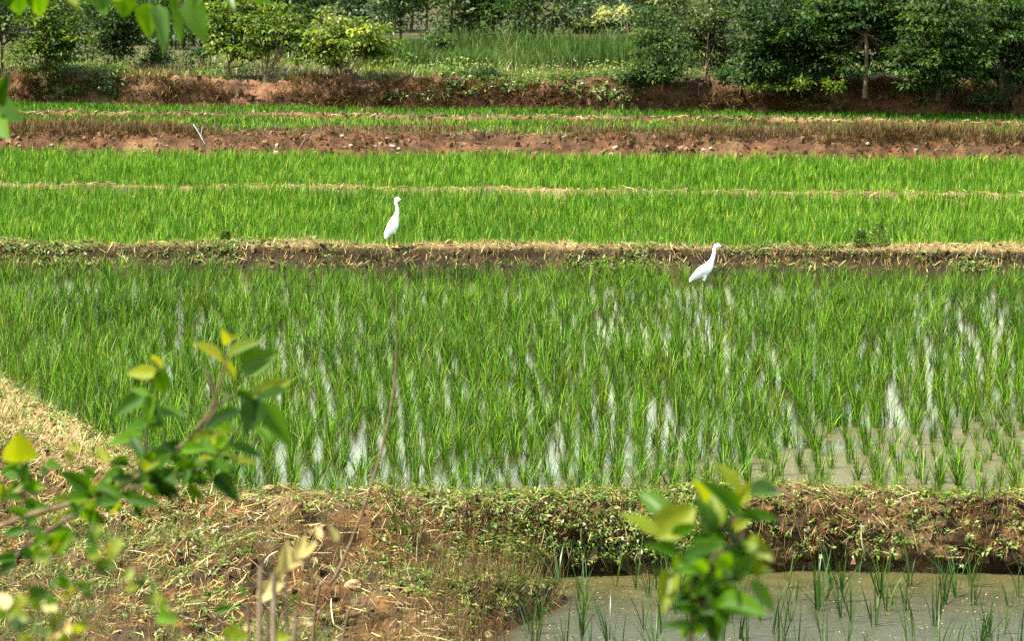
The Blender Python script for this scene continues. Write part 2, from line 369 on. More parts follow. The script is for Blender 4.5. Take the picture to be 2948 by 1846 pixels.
class Sweep:
    """an earth bank: a cross profile carried along x, roughened; keeps its grid for scattering"""
    def __init__(s, name, xs, prof, pale, m, label, amp=0.02, freq=5.0, seed=1, fine=0.012):
        # prof(x) -> (k,2) arrays for every x: P (nx,k,3)
        P = prof(xs)
        n = fbm(P[..., 0] * freq, P[..., 1] * freq, P[..., 2] * freq, 5, seed, 0.55)
        n2 = fbm(P[..., 0] * freq, P[..., 1] * freq, P[..., 2] * freq * 1.0 + 40, 5, seed + 5, 0.55)
        f = vnoise(P[..., 0] * 38, P[..., 1] * 38, P[..., 2] * 38, seed + 9)
        n3 = fbm(P[..., 0] * 11, P[..., 1] * 11, P[..., 2] * 11, 3, seed + 13)
        P = P.copy(); P[..., 2] += amp * n + fine * (f + 1.2 * n3); P[..., 1] += amp * 1.2 * n2 + fine * (f + 1.2 * n3)
        s.P = P
        s.T = pale(P)
        s.o = tag(link(name, grid_geo(P, s.T).mesh(name, m)), label, 'bank', kind='structure')
        dx = np.gradient(P, axis=0); dv = np.gradient(P, axis=1)
        N = np.cross(dv, dx); N /= np.linalg.norm(N, axis=2, keepdims=True) + 1e-9
        N *= np.sign(N[..., 2:3] + 1e-3 - 0 * N[..., 2:3]); 
        N[..., :] = np.where((N[..., 2:3] < 0.05) & (N[..., 1:2] > 0), -N, N)
        s.N = N
        s.area = (np.linalg.norm(np.cross(dv, dx), axis=2)).ravel()
    def sample(s, n, weight=None):
        p = s.area if weight is None else s.area * weight(s.P).ravel()
        fx = to_px(s.P)[0].ravel(); p = p * ((fx > -520) & (fx < 3470))     # only as far as a step to the side would show
        p = p / p.sum(); i = R.choice(len(p), n, p=p)
        j = R.uniform(-0.6, 0.6, (n, 1)); 
        P = s.P.reshape(-1, 3)[i]; a, b = s.P.shape[:2]
        ia, ib = i // b, i % b
        Q = s.P[np.clip(ia + R.integers(-1, 2, n), 0, a - 1), np.clip(ib + R.integers(-1, 2, n), 0, b - 1)]
        return P + (Q - P) * R.uniform(0, 1, (n, 1)), s.N.reshape(-1, 3)[i]
def polyprof(pts, k):
    p = np.array(pts, float); d = np.concatenate([[0], np.cumsum(np.linalg.norm(np.diff(p, axis=0), axis=1))])
    u = np.linspace(0, d[-1], k); return np.stack([np.interp(u, d, p[:, 0]), np.interp(u, d, p[:, 1])], -1)

# near bund and the bare slope at bottom left
PL = polyprof([(0.35, -0.15), (0.10, 0.05), (0, 0.12), (-0.18, 0.15), (-0.42, 0.12), (-0.62, -0.02), (-0.95, -0.09), (-1.6, -0.16), (-2.4, -0.26), (-3.1, -0.34), (-4.4, -0.30), (-6.5, 0.02), (-10, 0.15)], 300)
PR = polyprof([(0.35, -0.15), (0.10, 0.05), (0, 0.11), (-0.16, 0.13), (-0.30, 0.10), (-0.37, 0.0), (-0.42, -0.12), (-0.46, -0.31), (-0.41, -0.36), (-0.38, -0.43), (-0.50, -0.47), (-0.9, -0.50), (-4.4, -0.54), (-6.5, -0.55), (-10, -0.55)], 300)
# denser where the photograph looks: resample both by a common warp
_u = np.linspace(0, 1, 300); 
def near_prof(xs):
    off = np.concatenate([np.linspace(0.35, 0.0, 12), np.linspace(-0.01, -0.55, 90), np.linspace(-0.56, -3.4, 150), np.linspace(-3.5, -10, 24)])
    zl = np.interp(-off, -PL[:, 0], PL[:, 1])
    # right profile is followed by arc length so that its undercut survives
    v = np.linspace(0, 1, len(off))
    d = np.concatenate([[0], np.cumsum(np.linalg.norm(np.diff(PR, axis=0), axis=1))])
    dd = np.concatenate([np.linspace(0, 0.45, 12), np.linspace(0.46, 1.12, 120), np.linspace(1.13, 4.2, 120), np.linspace(4.3, d[-1], 24)])
    orr = np.interp(dd, d, PR[:, 0]); zr = np.interp(dd, d, PR[:, 1])
    X = xs[:, None] + 0 * off[None]
    Yb = NB(X)
    yl = Yb + off[None]; yr = Yb + orr[None]
    edge = np.interp(22.55 - (yl), [0.3, 2.6, 5.0, 8], [-0.55, 0.10, 1.0, 1.6])
    wv = sstep(-0.55, 0.55, X - edge + 0.35 * fbm(X * 0.9, yl * 0.9, 0, 3, 91))
    gully = (0.10 * fbm(X * 1.1, yl * 1.5, 0, 3, 47) + 0.05 * fbm(X * 3.1, yl * 3.6, 0, 2, 48)) * sstep(0.55, 1.2, -off[None]) * sstep(4.6, 3.6, -off[None])
    wide = gully + sstep(-2.6, -3.8, X) * 0.10 * np.exp(-((off[None] + 0.9) / 1.1) ** 2)
    return np.stack([X, yl * (1 - wv) + yr * wv, (zl[None] + wide) * (1 - wv) + zr[None] * wv], -1)
near = Sweep('near_bund', np.arange(-7.0, 6.2, 0.028), near_prof,
             lambda P: np.clip(sstep(-0.02, 0.14, P[..., 2]) * (0.15 + 0.75 * sstep(-2.4, -3.4, P[..., 0])) + 0.25 * fbm(P[..., 0] * 3, P[..., 1] * 3, 0, 3, 55), 0, 0.9),
             M['earth_near'], 'near earth bund and bare slope strewn with straw', 0.05, 3.0, 11, 0.012)

def bund_prof(front, z0, ztop, depth_face, width, back_drop, k):
    def f(xs):
        hw = 1 + 0.12 * fbm(xs * 0.8, xs * 0, 0, 3, 71)
        pts = np.array([(-0.10, z0 - 0.12), (0.0, z0), (depth_face * 0.55, z0 + 0.45 * (ztop - z0)), (depth_face * 0.75, z0 + 0.85 * (ztop - z0)), (depth_face, ztop), (depth_face + width * 0.5, ztop + 0.015), (depth_face + width, ztop - 0.01), (depth_face + width + 0.15, ztop - back_drop)])
        p = polyprof(pts, k)
        X = np.repeat(xs[:, None], k, 1)
        Y = front(X) + 0.07 * fbm(X * 0.9, 0 * X, 0, 3, 31) + p[None, :, 0]
        Z = z0 + (p[None, :, 1] - z0) * hw[:, None]
        return np.stack([X, Y, Z], -1)
    return f
b1 = Sweep('earth_bund', np.arange(-9.5, 9.5, 0.025), bund_prof(B1_foot, 0.0, 0.25, 0.34, 0.30, 0.2, 34),
           lambda P: np.clip(sstep(0.22, 0.26, P[..., 2]) * 0.55 + 0.08 * fbm(P[..., 0] * 4, P[..., 1] * 4, 0, 3, 5), 0, 0.9), M['earth_bund'],
           'long dark earth bund carrying the first egret, straw on its crown', 0.025, 6.0, 21, 0.012)
b2 = Sweep('earth_bund', np.arange(-12, 12, 0.05), bund_prof(lambda x: B2_line(x) - 0.12, 0.12, 0.235, 0.1, 0.16, 0.15, 16),
           lambda P: np.clip(0.5 + 0.3 * fbm(P[..., 0] * 4, P[..., 1] * 4, 0, 3, 6), 0, 0.9), M['earth_bund'],
           'thin straw covered bund crossing the middle rice field', 0.015, 5.0, 23, 0.01)
def k_prof(foot, top, z0, z1, k, back=0.6, wob=0.10):
    def f(xs):
        X = np.repeat(xs[:, None], k, 1); v = np.linspace(0, 1, k)[None]
        a = sstep(0.05, 0.62, v) ; fy = foot(X); ty = np.maximum(top(X), fy + 0.25)
        Y = np.where(v < 0.62, fy + (ty - fy) * (v / 0.62) ** 1.1, ty + back * (v - 0.62) / 0.38) - 0.25 * (v < 0.04)
        Z = z0 - 0.15 + (z1 - z0 + 0.15) * np.minimum(1, (v / 0.62) ** 0.8) - 0.06 * sstep(0.7, 1, v)
        Y = Y + 0.10 * fbm(X * 0.7, 0 * X, 0, 4, 41)
        Z = Z + (wob * fbm(X * 0.7, 0 * X, 0, 4, 43)) * sstep(0.3, 0.62, v)
        return np.stack([X, Y, Z], -1)
    return f
k1 = Sweep('earth_bank', np.arange(-13, 13, 0.04), k_prof(K1_foot, K1_top, 0.12, 0.50, 34, 1.1, 0.05), lambda P: np.clip(0.25 * fbm(P[..., 0] * 2.2, P[..., 1] * 2, P[..., 2] * 4, 4, 8) - 0.05, 0, 0.6),
           M['earth_red'], 'bare red brown earth bank with stones between the rice fields', 0.05, 3.5, 27, 0.02)
b3 = Sweep('earth_bund', np.arange(-14, 14, 0.06), bund_prof(lambda x: B3_line(x) - 0.12 + 0.25 * fbm(np.asarray(x) * 0.5, 0, 0, 3, 35), 0.42, 0.525, 0.12, 0.16, 0.14, 14),
           lambda P: np.clip(sstep(0.48, 0.52, P[..., 2]) * (0.0 + 0.9 * fbm(P[..., 0] * 0.8, P[..., 1] * 4, 0, 3, 9)), 0, 0.7), M['earth_red'],
           'low wavy bund with pale crown before the tree bank', 0.02, 3.0, 29, 0.012)
k2 = Sweep('earth_bank', np.arange(-15, 15, 0.05), k_prof(K2_foot, K2_top, 0.46, 0.98, 30, 1.4), lambda P: np.clip(0.05 + 0.5 * fbm(P[..., 0] * 1.3, P[..., 1] * 2, P[..., 2] * 5, 4, 8), 0, 0.75),
           M['earth_pink'], 'dry grassy bank under the row of trees', 0.07, 2.2, 33, 0.02)

# ------------------------------------------------------------------ the two egrets
def loft(sections, rings, sides):
    """sections: (x, z, nx, nz, half width, half depth)"""
    S = curve(np.array(sections, float), rings)
    th = np.arange(sides) * 2 * math.pi / sides
    nv = S[:, 2:4] / (np.linalg.norm(S[:, 2:4], axis=1, keepdims=True) + 1e-9)
    hw = np.maximum(S[:, 4], 0.0005); hd = np.maximum(S[:, 5], 0.0005)
    V = np.stack([S[:, 0:1] + nv[:, 0:1] * hw[:, None] * np.cos(th)[None], hd[:, None] * np.sin(th)[None], S[:, 1:2] + nv[:, 1:2] * hw[:, None] * np.cos(th)[None]], -1)
    a, b = rings, sides
    i = np.arange(a - 1)[:, None] * b + np.arange(b)[None]; j = np.arange(a - 1)[:, None] * b + (np.arange(b)[None] + 1) % b
    F = np.stack([i, j, j + b, i + b], -1).reshape(-1, 4)
    g = Geo(); g.add(V.reshape(-1, 3), F, 0.5)
    return g
def egret(loc, sc, ox, oy, secs, bill, eye, legs, thighs, wing, label):
    cv = lambda x, y: ((x - ox) / sc, (oy - y) / sc)
    root = empty('egret', loc, label, 'egret', 'egrets in the rice paddies')
    L = []
    for (x, y, nx, ny, hw, hd) in secs:
        X, Z = cv(x, y); L.append((X, Z, nx, -ny, hw / sc, hd / sc))
    link('body', loft(L, 90, 22).mesh('egret_body', M['feather']), root)
    b = [(*cv(x, y), 0, 1, h / sc, h * 0.8 / sc) for x, y, h in bill]
    link('bill', loft(b, 14, 8).mesh('egret_bill', M['black']), root)
    for s in (-1, 1):
        X, Z = cv(*eye[:2]); r = eye[2] / sc
        e = loft([(X - r, Z, 0, 1, 0, 0), (X - r * .7, Z, 0, 1, r * .7, r * .7), (X, Z, 0, 1, r, r), (X + r * .7, Z, 0, 1, r * .7, r * .7), (X + r, Z, 0, 1, 0, 0)], 9, 8)
        e.V[0][:, 1] = e.V[0][:, 1] * 0.5 + s * eye[3] / sc
        link('eye', e.mesh('egret_eye', M['black']), root)
    for (pts, dy) in legs:
        q = np.array([[*cv(p[0], p[1])] for p in pts]); p3 = np.stack([q[:, 0], np.full(len(q), dy), q[:, 1]], -1)
        gl = Geo(); c = curve(p3, 14); tube(c, np.interp(np.linspace(0, 1, 14), [0, 0.45, 0.5, 0.55, 1], [0.0075, 0.0052, 0.0068, 0.0052, 0.0048]), 7, 0.5, gl)
        leg = link('leg', gl.mesh('egret_leg', M['black']), root)
        gf = Geo(); f = p3[-1] + [0, 0, 0.004]
        for a, l in ((-0.5, 0.055), (0.0, 0.062), (0.5, 0.055), (math.pi, 0.04)):
            tube(np.array([f, f + [l * 0.5 * math.cos(a), l * 0.5 * math.sin(a), 0.006], f + [l * math.cos(a), l * math.sin(a), -0.003]]), [0.0045, 0.004, 0.0022], 5, 0.5, gf)
        link('foot', gf.mesh('egret_foot', M['yellow_skin']), leg)
    for (x0, y0, r0, x1, y1, r1, dy) in thighs:
        X0, Z0 = cv(x0, y0); X1, Z1 = cv(x1, y1)
        gt = Geo(); tube(np.linspace([X0, dy, Z0], [X1, dy, Z1], 6), np.linspace(r0, r1, 6) / sc, 10, 0.5, gt)
        link('thigh', gt.mesh('egret_thigh', M['feather']), root)
    for s in (-1, 1):                                            # folded wings: shells lying on the flanks
        ws = [(*cv(x, y), nx, -ny, hw / sc, hd / sc) for (x, y, nx, ny, hw, hd) in wing]
        gw = loft(ws, 40, 16); v = gw.V[0]
        v[:, 1] = v[:, 1] * 0.35 + s * np.repeat(curve(np.array(ws), 40)[:, 5], 16) * 0.80
        v[:, 2] += 0.0016 * np.sin(v[:, 0] * 240 + v[:, 2] * 160)
        link('wing', gw.mesh('egret_wing', M['feather']), root)
    return root
H = (1, 0)
s1 = [(625, 224, *H, 4, 4), (623, 236, *H, 36, 22), (624, 258, *H, 56, 30), (627, 280, *H, 63, 32), (618, 298, *H, 52, 30), (600, 318, *H, 34, 27), (600, 350, *H, 28, 25), (612, 390, *H, 29, 25),
      (621, 430, *H, 30, 26), (619, 490, *H, 33, 28), (605, 560, *H, 42, 38), (582, 620, *H, 67, 58), (560, 680, *H, 88, 76), (541, 740, *H, 105, 86), (525, 800, *H, 113, 88), (497, 860, *H, 108, 80),
      (463, 920, *H, 97, 62), (428, 980, *H, 58, 36), (407, 1020, *H, 28, 20), (402, 1038, *H, 6, 6)]
w1 = [(575, 650, .86, .5, 6, 60), (545, 700, .86, .5, 52, 78), (512, 780, .86, .5, 78, 84), (478, 860, .86, .5, 72, 78), (442, 930, .86, .5, 52, 58), (415, 1000, .86, .5, 26, 32), (402, 1030, .86, .5, 5, 16)]
p1 = PZ(1128, 711, 0.255)
egret(p1, 1598 * 1.0, 512, 1190, s1, [(672, 280, 17), (700, 284, 13), (750, 289, 8), (806, 294, 1.5)], (668, 270, 9, 29),
      [([(470, 940), (466, 1010), (463, 1090), (460, 1176)], 0.022), ([(552, 900), (546, 960), (545, 1010), (553, 1100), (562, 1196)], -0.022)],
      [(520, 880, 40, 470, 960, 13, 0.02), (560, 870, 40, 552, 935, 12, -0.02)], w1, 'white egret standing upright on the dark bund, black bill pointing right')
def perp(seq):
    o = []; P = np.array([(a, b) for a, b, *_ in seq], float); tg = np.gradient(P, axis=0)
    for (a, b, hw, hd), t in zip(seq, tg):
        l = math.hypot(*t); o.append((a, b, -t[1] / l, t[0] / l, hw, hd))
    return o
s2 = perp([(333, 1074, 4, 4), (348, 1050, 22, 14), (385, 1005, 46, 26), (460, 945, 74, 50), (540, 890, 97, 78), (620, 840, 112, 96), (690, 790, 117, 102), (745, 735, 104, 92), (788, 665, 78, 68), (818, 600, 57, 46),
           (846, 530, 46, 36), (864, 460, 40, 32), (872, 390, 37, 31), (882, 335, 40, 33), (905, 288, 50, 38), (945, 266, 46, 38), (988, 276, 32, 28), (1014, 285, 18, 16), (1022, 288, 4, 4)])
w2 = perp([(350, 1040, 8, 18), (400, 980, 34, 34), (480, 905, 60, 62), (560, 840, 76, 88), (640, 785, 80, 98), (710, 735, 62, 90), (752, 700, 8, 70)])
p2 = PZ(1940 + 695 / 7.56, 670 + 1330 / 7.56, 0.0)
egret(p2, 7.56 * 257, 695, 1330, s2, [(1005, 284, 17), (1040, 288, 13), (1100, 293, 8), (1168, 299, 1.5)], (968, 268, 10, 37),
      [([(655, 1000), (655, 1060), (656, 1135), (685, 1230), (705, 1330)], -0.02), ([(640, 1000), (650, 1070), (668, 1150), (660, 1240), (655, 1330)], 0.03)],
      [(680, 900, 46, 655, 1045, 15, -0.02), (640, 900, 46, 642, 1040, 15, 0.03)], w2, 'white egret leaning forward among the rice below the dark bund')

# ------------------------------------------------------------------ rice
def scatter_stuff(name, pts, rot, scl, idx, meshes):
    """one stuff object: points that carry instances of a few plant meshes"""
    src = bpy.data.collections.new(name + '_plants')
    for i, me in enumerate(meshes):
        src.objects.link(bpy.data.objects.new('%s_plant_%02d' % (name, i), me))
    me = bpy.data.meshes.new(name); n = len(pts)
    me.vertices.add(n); me.vertices.foreach_set('co', np.asarray(pts, np.float32).ravel())
    for nm, ty, key, v in (('rot', 'FLOAT_VECTOR', 'vector', rot), ('scl', 'FLOAT_VECTOR', 'vector', scl), ('idx', 'INT', 'value', idx)):
        at = me.attributes.new(nm, ty, 'POINT'); at.data.foreach_set(key, np.asarray(v, np.int32 if ty == 'INT' else np.float32).ravel())
    o = link(name, me); o.data.materials.append(meshes[0].materials[0])
    ng = bpy.data.node_groups.new(name + '_scatter', 'GeometryNodeTree')
    ng.interface.new_socket('Geometry', in_out='INPUT', socket_type='NodeSocketGeometry'); ng.interface.new_socket('Geometry', in_out='OUTPUT', socket_type='NodeSocketGeometry')
    N, K = ng.nodes, ng.links
    gi, go, ip, ci, e2r = N.new('NodeGroupInput'), N.new('NodeGroupOutput'), N.new('GeometryNodeInstanceOnPoints'), N.new('GeometryNodeCollectionInfo'), N.new('FunctionNodeEulerToRotation')
    ci.inputs['Collection'].default_value = src; ci.inputs['Separate Children'].default_value = True; ci.inputs['Reset Children'].default_value = True
    def na(nm, ty):
        q = N.new('GeometryNodeInputNamedAttribute'); q.data_type = ty; q.inputs['Name'].default_value = nm; return q.outputs['Attribute']
    ip.inputs['Pick Instance'].default_value = True
    K.new(gi.outputs[0], ip.inputs['Points']); K.new(ci.outputs[0], ip.inputs['Instance']); K.new(na('idx', 'INT'), ip.inputs['Instance Index'])
    K.new(na('rot', 'FLOAT_VECTOR'), e2r.inputs[0]); K.new(e2r.outputs[0], ip.inputs['Rotation']); K.new(na('scl', 'FLOAT_VECTOR'), ip.inputs['Scale'])
    K.new(ip.outputs[0], go.inputs[0])
    md = o.modifiers.new('scatter', 'NODES'); md.node_group = ng
    return o
def rice_clump(n, hmin, hmax, wd, spread, seg, lean, geo, cx, cy, z, tint0, tint1):
    a = R.uniform(0, 2 * math.pi, n); rr = spread * np.sqrt(R.uniform(0, 1, n))
    base = np.stack([cx + rr * np.cos(a), cy + rr * np.sin(a), np.full(n, z) if np.isscalar(z) else z], -1)
    az = a + R.normal(0, 0.7, n)
    blades(base, az, R.uniform(hmin, hmax, n), np.abs(R.normal(0, lean, n)), np.abs(R.normal(0.05, 0.20, n)), wd * R.uniform(0.7, 1.25, n), seg, R.uniform(tint0, tint1, n) ** 1.0, geo)
RDIR = np.array([0.147, 1.0]); RDIR /= np.linalg.norm(RDIR); RPER = np.array([RDIR[1], -RDIR[0]])
us = np.arange(-0.36, 0.36, 0.0042); vs = np.arange(22, 62, 0.14)
U, Vv = np.meshgrid(us, vs, indexing='ij'); U = U.ravel() + R.normal(0, 0.00065, U.size); Vv = Vv.ravel() + R.normal(0, 0.04, Vv.size)
U = U + 0.0035 * fbm(U * 22, Vv * 0.30, 0, 3, 66) + 0.0022 * vnoise(U * 9, Vv * 0.16, 0, 67)                  # hand planted rows, gently wavering
U = U + R.normal(0, 1, U.size) * np.interp(Vv, [30, 39, 43, 47], [0, 0.0003, 0.0012, 0.0026])
C = np.stack([0.8 + Vv * np.sin(U), -9.0 + Vv * np.cos(U)], -1)
px, py = to_px(np.column_stack([C, np.zeros(len(C))]))
ok = (C[:, 1] > NB(C[:, 0]) + 0.22) & (C[:, 1] < B1_foot(C[:, 0]) - 0.40) & (px > -620) & (px < 3700)
C = C[ok]; px, py = px[ok], py[ok]
# thinner growth and gaps toward the near right edge, dense toward the left and the far side
gap = fbm(C[:, 0] * 0.9, C[:, 1] * 0.7, 0, 3, 61)
keep = R.uniform(0, 1, len(C)) < np.clip(0.90 - 0.30 * sstep(1180, 1330, py) * sstep(500, 1300, px) + 0.16 * gap - 0.16 * sstep(700, 1500, px) * sstep(860, 960, py) * (fbm(C[:, 0] * 1.4, C[:, 1] * 0.35, 0, 2, 68) > 0.0), 0.2, 1)
C, px, py = C[keep], px[keep], py[keep]
vigor = np.clip(0.88 + 0.14 * sstep(900, 300, px) + 0.16 * fbm(C[:, 0] * 0.6, C[:, 1] * 0.6, 0, 3, 62) + R.normal(0, 0.13, len(C)) - 0.08 * sstep(1200, 1380, py), 0.55, 1.3)
inview = (px > -20) & (px < 2970)
order = np.argsort(-py + 1e6 * (~inview))
near_i = order[:196]; rest = np.ones(len(C), bool); rest[near_i] = False
variants = []
for k in range(14):
    gq = Geo(); n = int(R.integers(18, 32))
    rice_clump(n, 0.14, 0.38, 0.0070, 0.026, 5, 0.32, gq, np.zeros(n), np.zeros(n), 0.0, 0.05, 0.97)
    variants.append(gq.mesh('rice_plant', M['rice']))
for q, i in enumerate(near_i):
    o = link('rice_plant', variants[int(R.integers(0, 14))], None, (C[i, 0], C[i, 1], -0.01))
    o.rotation_euler = (0, 0, float(R.uniform(0, 6.28))); s = float(vigor[i] * R.uniform(0.92, 1.12)); o.scale = (s, s, s)
    tag(o, 'green rice plant in the nearest rows of the main paddy', 'rice plant', 'rice plants in the nearest rows of the main paddy')
Cr = C[rest]; vg = vigor[rest] * np.interp(Cr[:, 1], [24, 30, 37], [1.0, 0.95, 0.80]); nC = len(Cr)
mids = []
for k in range(30):
    gq = Geo(); n = int(R.integers(20, 32)); kind = k % 3
    a = R.uniform(0, 6.283, n); rr = 0.028 * np.sqrt(R.uniform(0, 1, n))
    t = np.where(R.uniform(0, 1, n) < (0.22, 0.34, 0.28)[kind], R.uniform(0.70, 0.97, n), R.uniform(0.0, 0.6, n)) + (-0.07, 0.05, 0.0)[kind] + (R.uniform(0, 1, n) < 0.04)  # bright and dark blade shares put highlights and contrast into the tint
    blades(np.stack([rr * np.cos(a), rr * np.sin(a), 0 * a], -1), a + R.normal(0, 0.7, n), R.uniform(0.13, 0.37, n), np.abs(R.normal(0, 0.27, n)), np.abs(R.normal(0.05, 0.21, n)), 0.0068 * R.uniform(0.7, 1.3, n), 4, np.clip(t, 0, 1), gq)
    mids.append(gq.mesh('rice_clump', M['rice']))
ix = R.integers(0, 10, nC) * 3 + np.clip(np.round(1.0 + 1.3 * fbm(Cr[:, 0] * 0.8, Cr[:, 1] * 0.5, 0, 3, 69) + R.normal(0, 0.5, nC)), 0, 2).astype(int)
tilt = R.normal(0, 0.10, (nC, 2)) + np.stack([0.10 * fbm(Cr[:, 0] * 0.7, Cr[:, 1] * 0.7, 0, 2, 73), 0.10 * fbm(Cr[:, 0] * 0.7, Cr[:, 1] * 0.7, 0, 2, 74)], -1)
sx = vg * R.uniform(0.85, 1.1, nC)
o = scatter_stuff('rice', np.column_stack([Cr, np.full(nC, -0.01)]), np.column_stack([tilt, R.uniform(0, 6.283, nC)]), np.column_stack([sx, sx, vg * R.uniform(0.85, 1.15, nC)]), ix, mids)
tag(o, 'dense green rice standing in the flooded main paddy', 'rice', kind='stuff')

def field(name, near_f, far_f, z, dens, nb, h0, h1, wd, m, label, xr, yellow=0.05, clip=300, shift=0.0):
    A = []
    ymin = min(near_f(-xr), near_f(xr)); ymax = max(far_f(-xr), far_f(xr))
    n = int(dens * 2 * xr * (ymax - ymin)); X = R.uniform(-xr, xr, n); Y = R.uniform(ymin, ymax, n)
    # drawn up in loose rows
    X = np.round(X / 0.16) * 0.16 + R.normal(0, 0.035, n) + 0.147 * (Y - 37)
    k = (Y > near_f(X)) & (Y < far_f(X)); X, Y = X[k], Y[k]
    p, _ = to_px(np.column_stack([X, Y, np.full(len(X), z)])); k = (p > -clip) & (p < 2948 + clip); X, Y = X[k], Y[k]
    if shift: k = R.uniform(0, 1, len(X)) < 0.8 + 0.6 * fbm(X * 0.7, Y * 1.2, 0, 3, 65); X, Y = X[k], Y[k]
    vg = 1 + 0.12 * fbm(X * 0.5, Y * 0.8, 0, 3, 63); tn = 0.10 * fbm(X * 0.4, Y * 0.7, 0, 3, 64)
    var = []
    for q in range(20):
        n = int(nb * R.uniform(0.75, 1.3)); a = R.uniform(0, 6.283, n); rr = 0.045 * np.sqrt(R.uniform(0, 1, n)); kind = q % 4
        t = np.clip(np.where(R.uniform(0, 1, n) < 0.28, R.uniform(0.65, 0.9, n), R.uniform(0.05, 0.6, n)) + (-0.10, -0.03, 0.03, 0.10)[kind] + shift, 0, 0.92)  # same split of tints, highlights put into the blade colour
        t = np.where(R.uniform(0, 1, n) < yellow, 0.98, t)
        gg = Geo(); blades(np.stack([rr * np.cos(a), rr * np.sin(a), 0 * a], -1), a, R.uniform(h0, h1, n), np.abs(R.normal(0, 0.22, n)), np.abs(R.normal(0.03, 0.18, n)), wd * R.uniform(0.7, 1.3, n), 3, t, gg)
        var.append(gg.mesh('rice_tuft', m))
    n = len(X); ix = R.integers(0, 5, n) * 4 + np.clip(np.round(1.5 + 16 * tn * (1 if shift == 0 else 1.6) + R.normal(0, 0.7, n)), 0, 3).astype(int)
    o = scatter_stuff(name, np.column_stack([X, Y, np.full(n, z)]), np.column_stack([R.normal(0, 0.08, (n, 2)), R.uniform(0, 6.283, n)]), np.column_stack([vg, vg, vg * R.uniform(0.85, 1.15, n)]), ix, var)
    return tag(o, label, 'rice', kind='stuff')
field('rice', lambda x: B1_top(x) + 0.42, lambda x: B2_line(x) - 0.18, 0.10, 66, 13, 0.15, 0.29, 0.0085, M['rice_far'], 'bright green rice field behind the first egret', 10)
field('rice', lambda x: B2_line(x) + 0.12, lambda x: K1_foot(x) - 0.05, 0.10, 62, 13, 0.14, 0.27, 0.0095, M['rice_far'], 'bright green rice field below the red brown bank', 12)
field('rice', lambda x: K1_top(x) + 0.45, lambda x: B3_line(x) - 0.14, 0.42, 66, 11, 0.08, 0.16, 0.011, M['rice_far'], 'narrow olive green rice strip above the red brown bank', 13, 0.14, 300, -0.16)
field('rice', lambda x: B3_line(x) + 0.12, lambda x: K2_foot(x) - 0.05, 0.42, 66, 11, 0.08, 0.15, 0.011, M['rice_far'], 'farthest thin rice strip at the foot of the tree bank', 14, 0.05, 300, -0.10)

# lower paddy: sparse dark shoots, singly told apart
lows = []
for k in range(8):
    gq = Geo(); n = int(R.integers(5, 11))
    rice_clump(n, 0.20, 0.50, 0.012, 0.022, 5, 0.24, gq, np.zeros(n), np.zeros(n), 0.0, 0.05, 0.9); lows.append(gq.mesh('rice_shoot', M['rice_low']))
cnt = 0; pts = []
while cnt < 104:
    X, Y = R.uniform(-0.6, 4.6), R.uniform(18.9, 21.95)
    a, b = to_px((X, Y, -0.42))
    if a < 1340 + (b - 1640) * 0.75 + R.uniform(-60, 60) or a > 3000 or b > 1950: continue
    if pts and min((X - p[0]) ** 2 + (Y - p[1]) ** 2 for p in pts) < 0.12 ** 2: continue
    pts.append((X, Y)); cnt += 1
    o = link('rice_shoot', lows[int(R.integers(0, 8))], None, (X, Y, -0.425)); o.rotation_euler = (0, 0, float(R.uniform(0, 6.28))); s = float(R.uniform(0.75, 1.15)); o.scale = (s, s, s)
    tag(o, 'sparse dark rice shoot in the muddy lower paddy', 'rice plant', 'rice shoots in the lower paddy')

# ------------------------------------------------------------------ straw, grass and weeds on the banks
def scatter_xy(n, pxr, dr):
    d = R.uniform(*dr, n); X = (R.uniform(*pxr, n) - 1474) / FPX * d
    return X, d, ground_z(X, d)
def tangent(N, n):
    d = R.normal(0, 1, (n, 3)); d -= N * np.sum(d * N, 1, keepdims=True); return d / (np.linalg.norm(d, axis=1, keepdims=True) + 1e-9)
def straw_on(sw, n, l0, l1, wd, weight, geo, lift=0.012, hang=0.0, t0=0.15, t1=1.0, k=4, curl=0.12):
    P, N = sw.sample(n, weight); d = tangent(N, n)
    d[:, 2] -= hang * (1 - N[:, 2]); d /= np.linalg.norm(d, axis=1, keepdims=True)
    s = np.cross(d, N); L = R.uniform(l0, l1, n) * R.uniform(0.5, 1, n)
    t = np.linspace(-0.5, 0.5, k)[None, :, None]; c = R.normal(0, curl, n)[:, None, None]
    up = (lift * R.uniform(0.3, 1.6, n))[:, None, None] + (0.25 * L * np.abs(R.normal(0, 0.35, n)))[:, None, None] * (0.25 - t ** 2)
    Q = P[:, None] + d[:, None] * L[:, None, None] * t + s[:, None] * L[:, None, None] * c * (t ** 2 - 0.1) + N[:, None] * up
    W = np.broadcast_to((wd * R.uniform(0.5, 1.3, n))[:, None], (n, k)) * np.array([0.6] + [1] * (k - 2) + [0.5])[None]
    S = s * R.uniform(0.5, 1, (n, 1)) + N * R.normal(0, 0.6, (n, 1)); S /= np.linalg.norm(S, axis=1, keepdims=True)
    strip(Q, W, S, R.uniform(t0, t1, n) ** 1.3, geo)
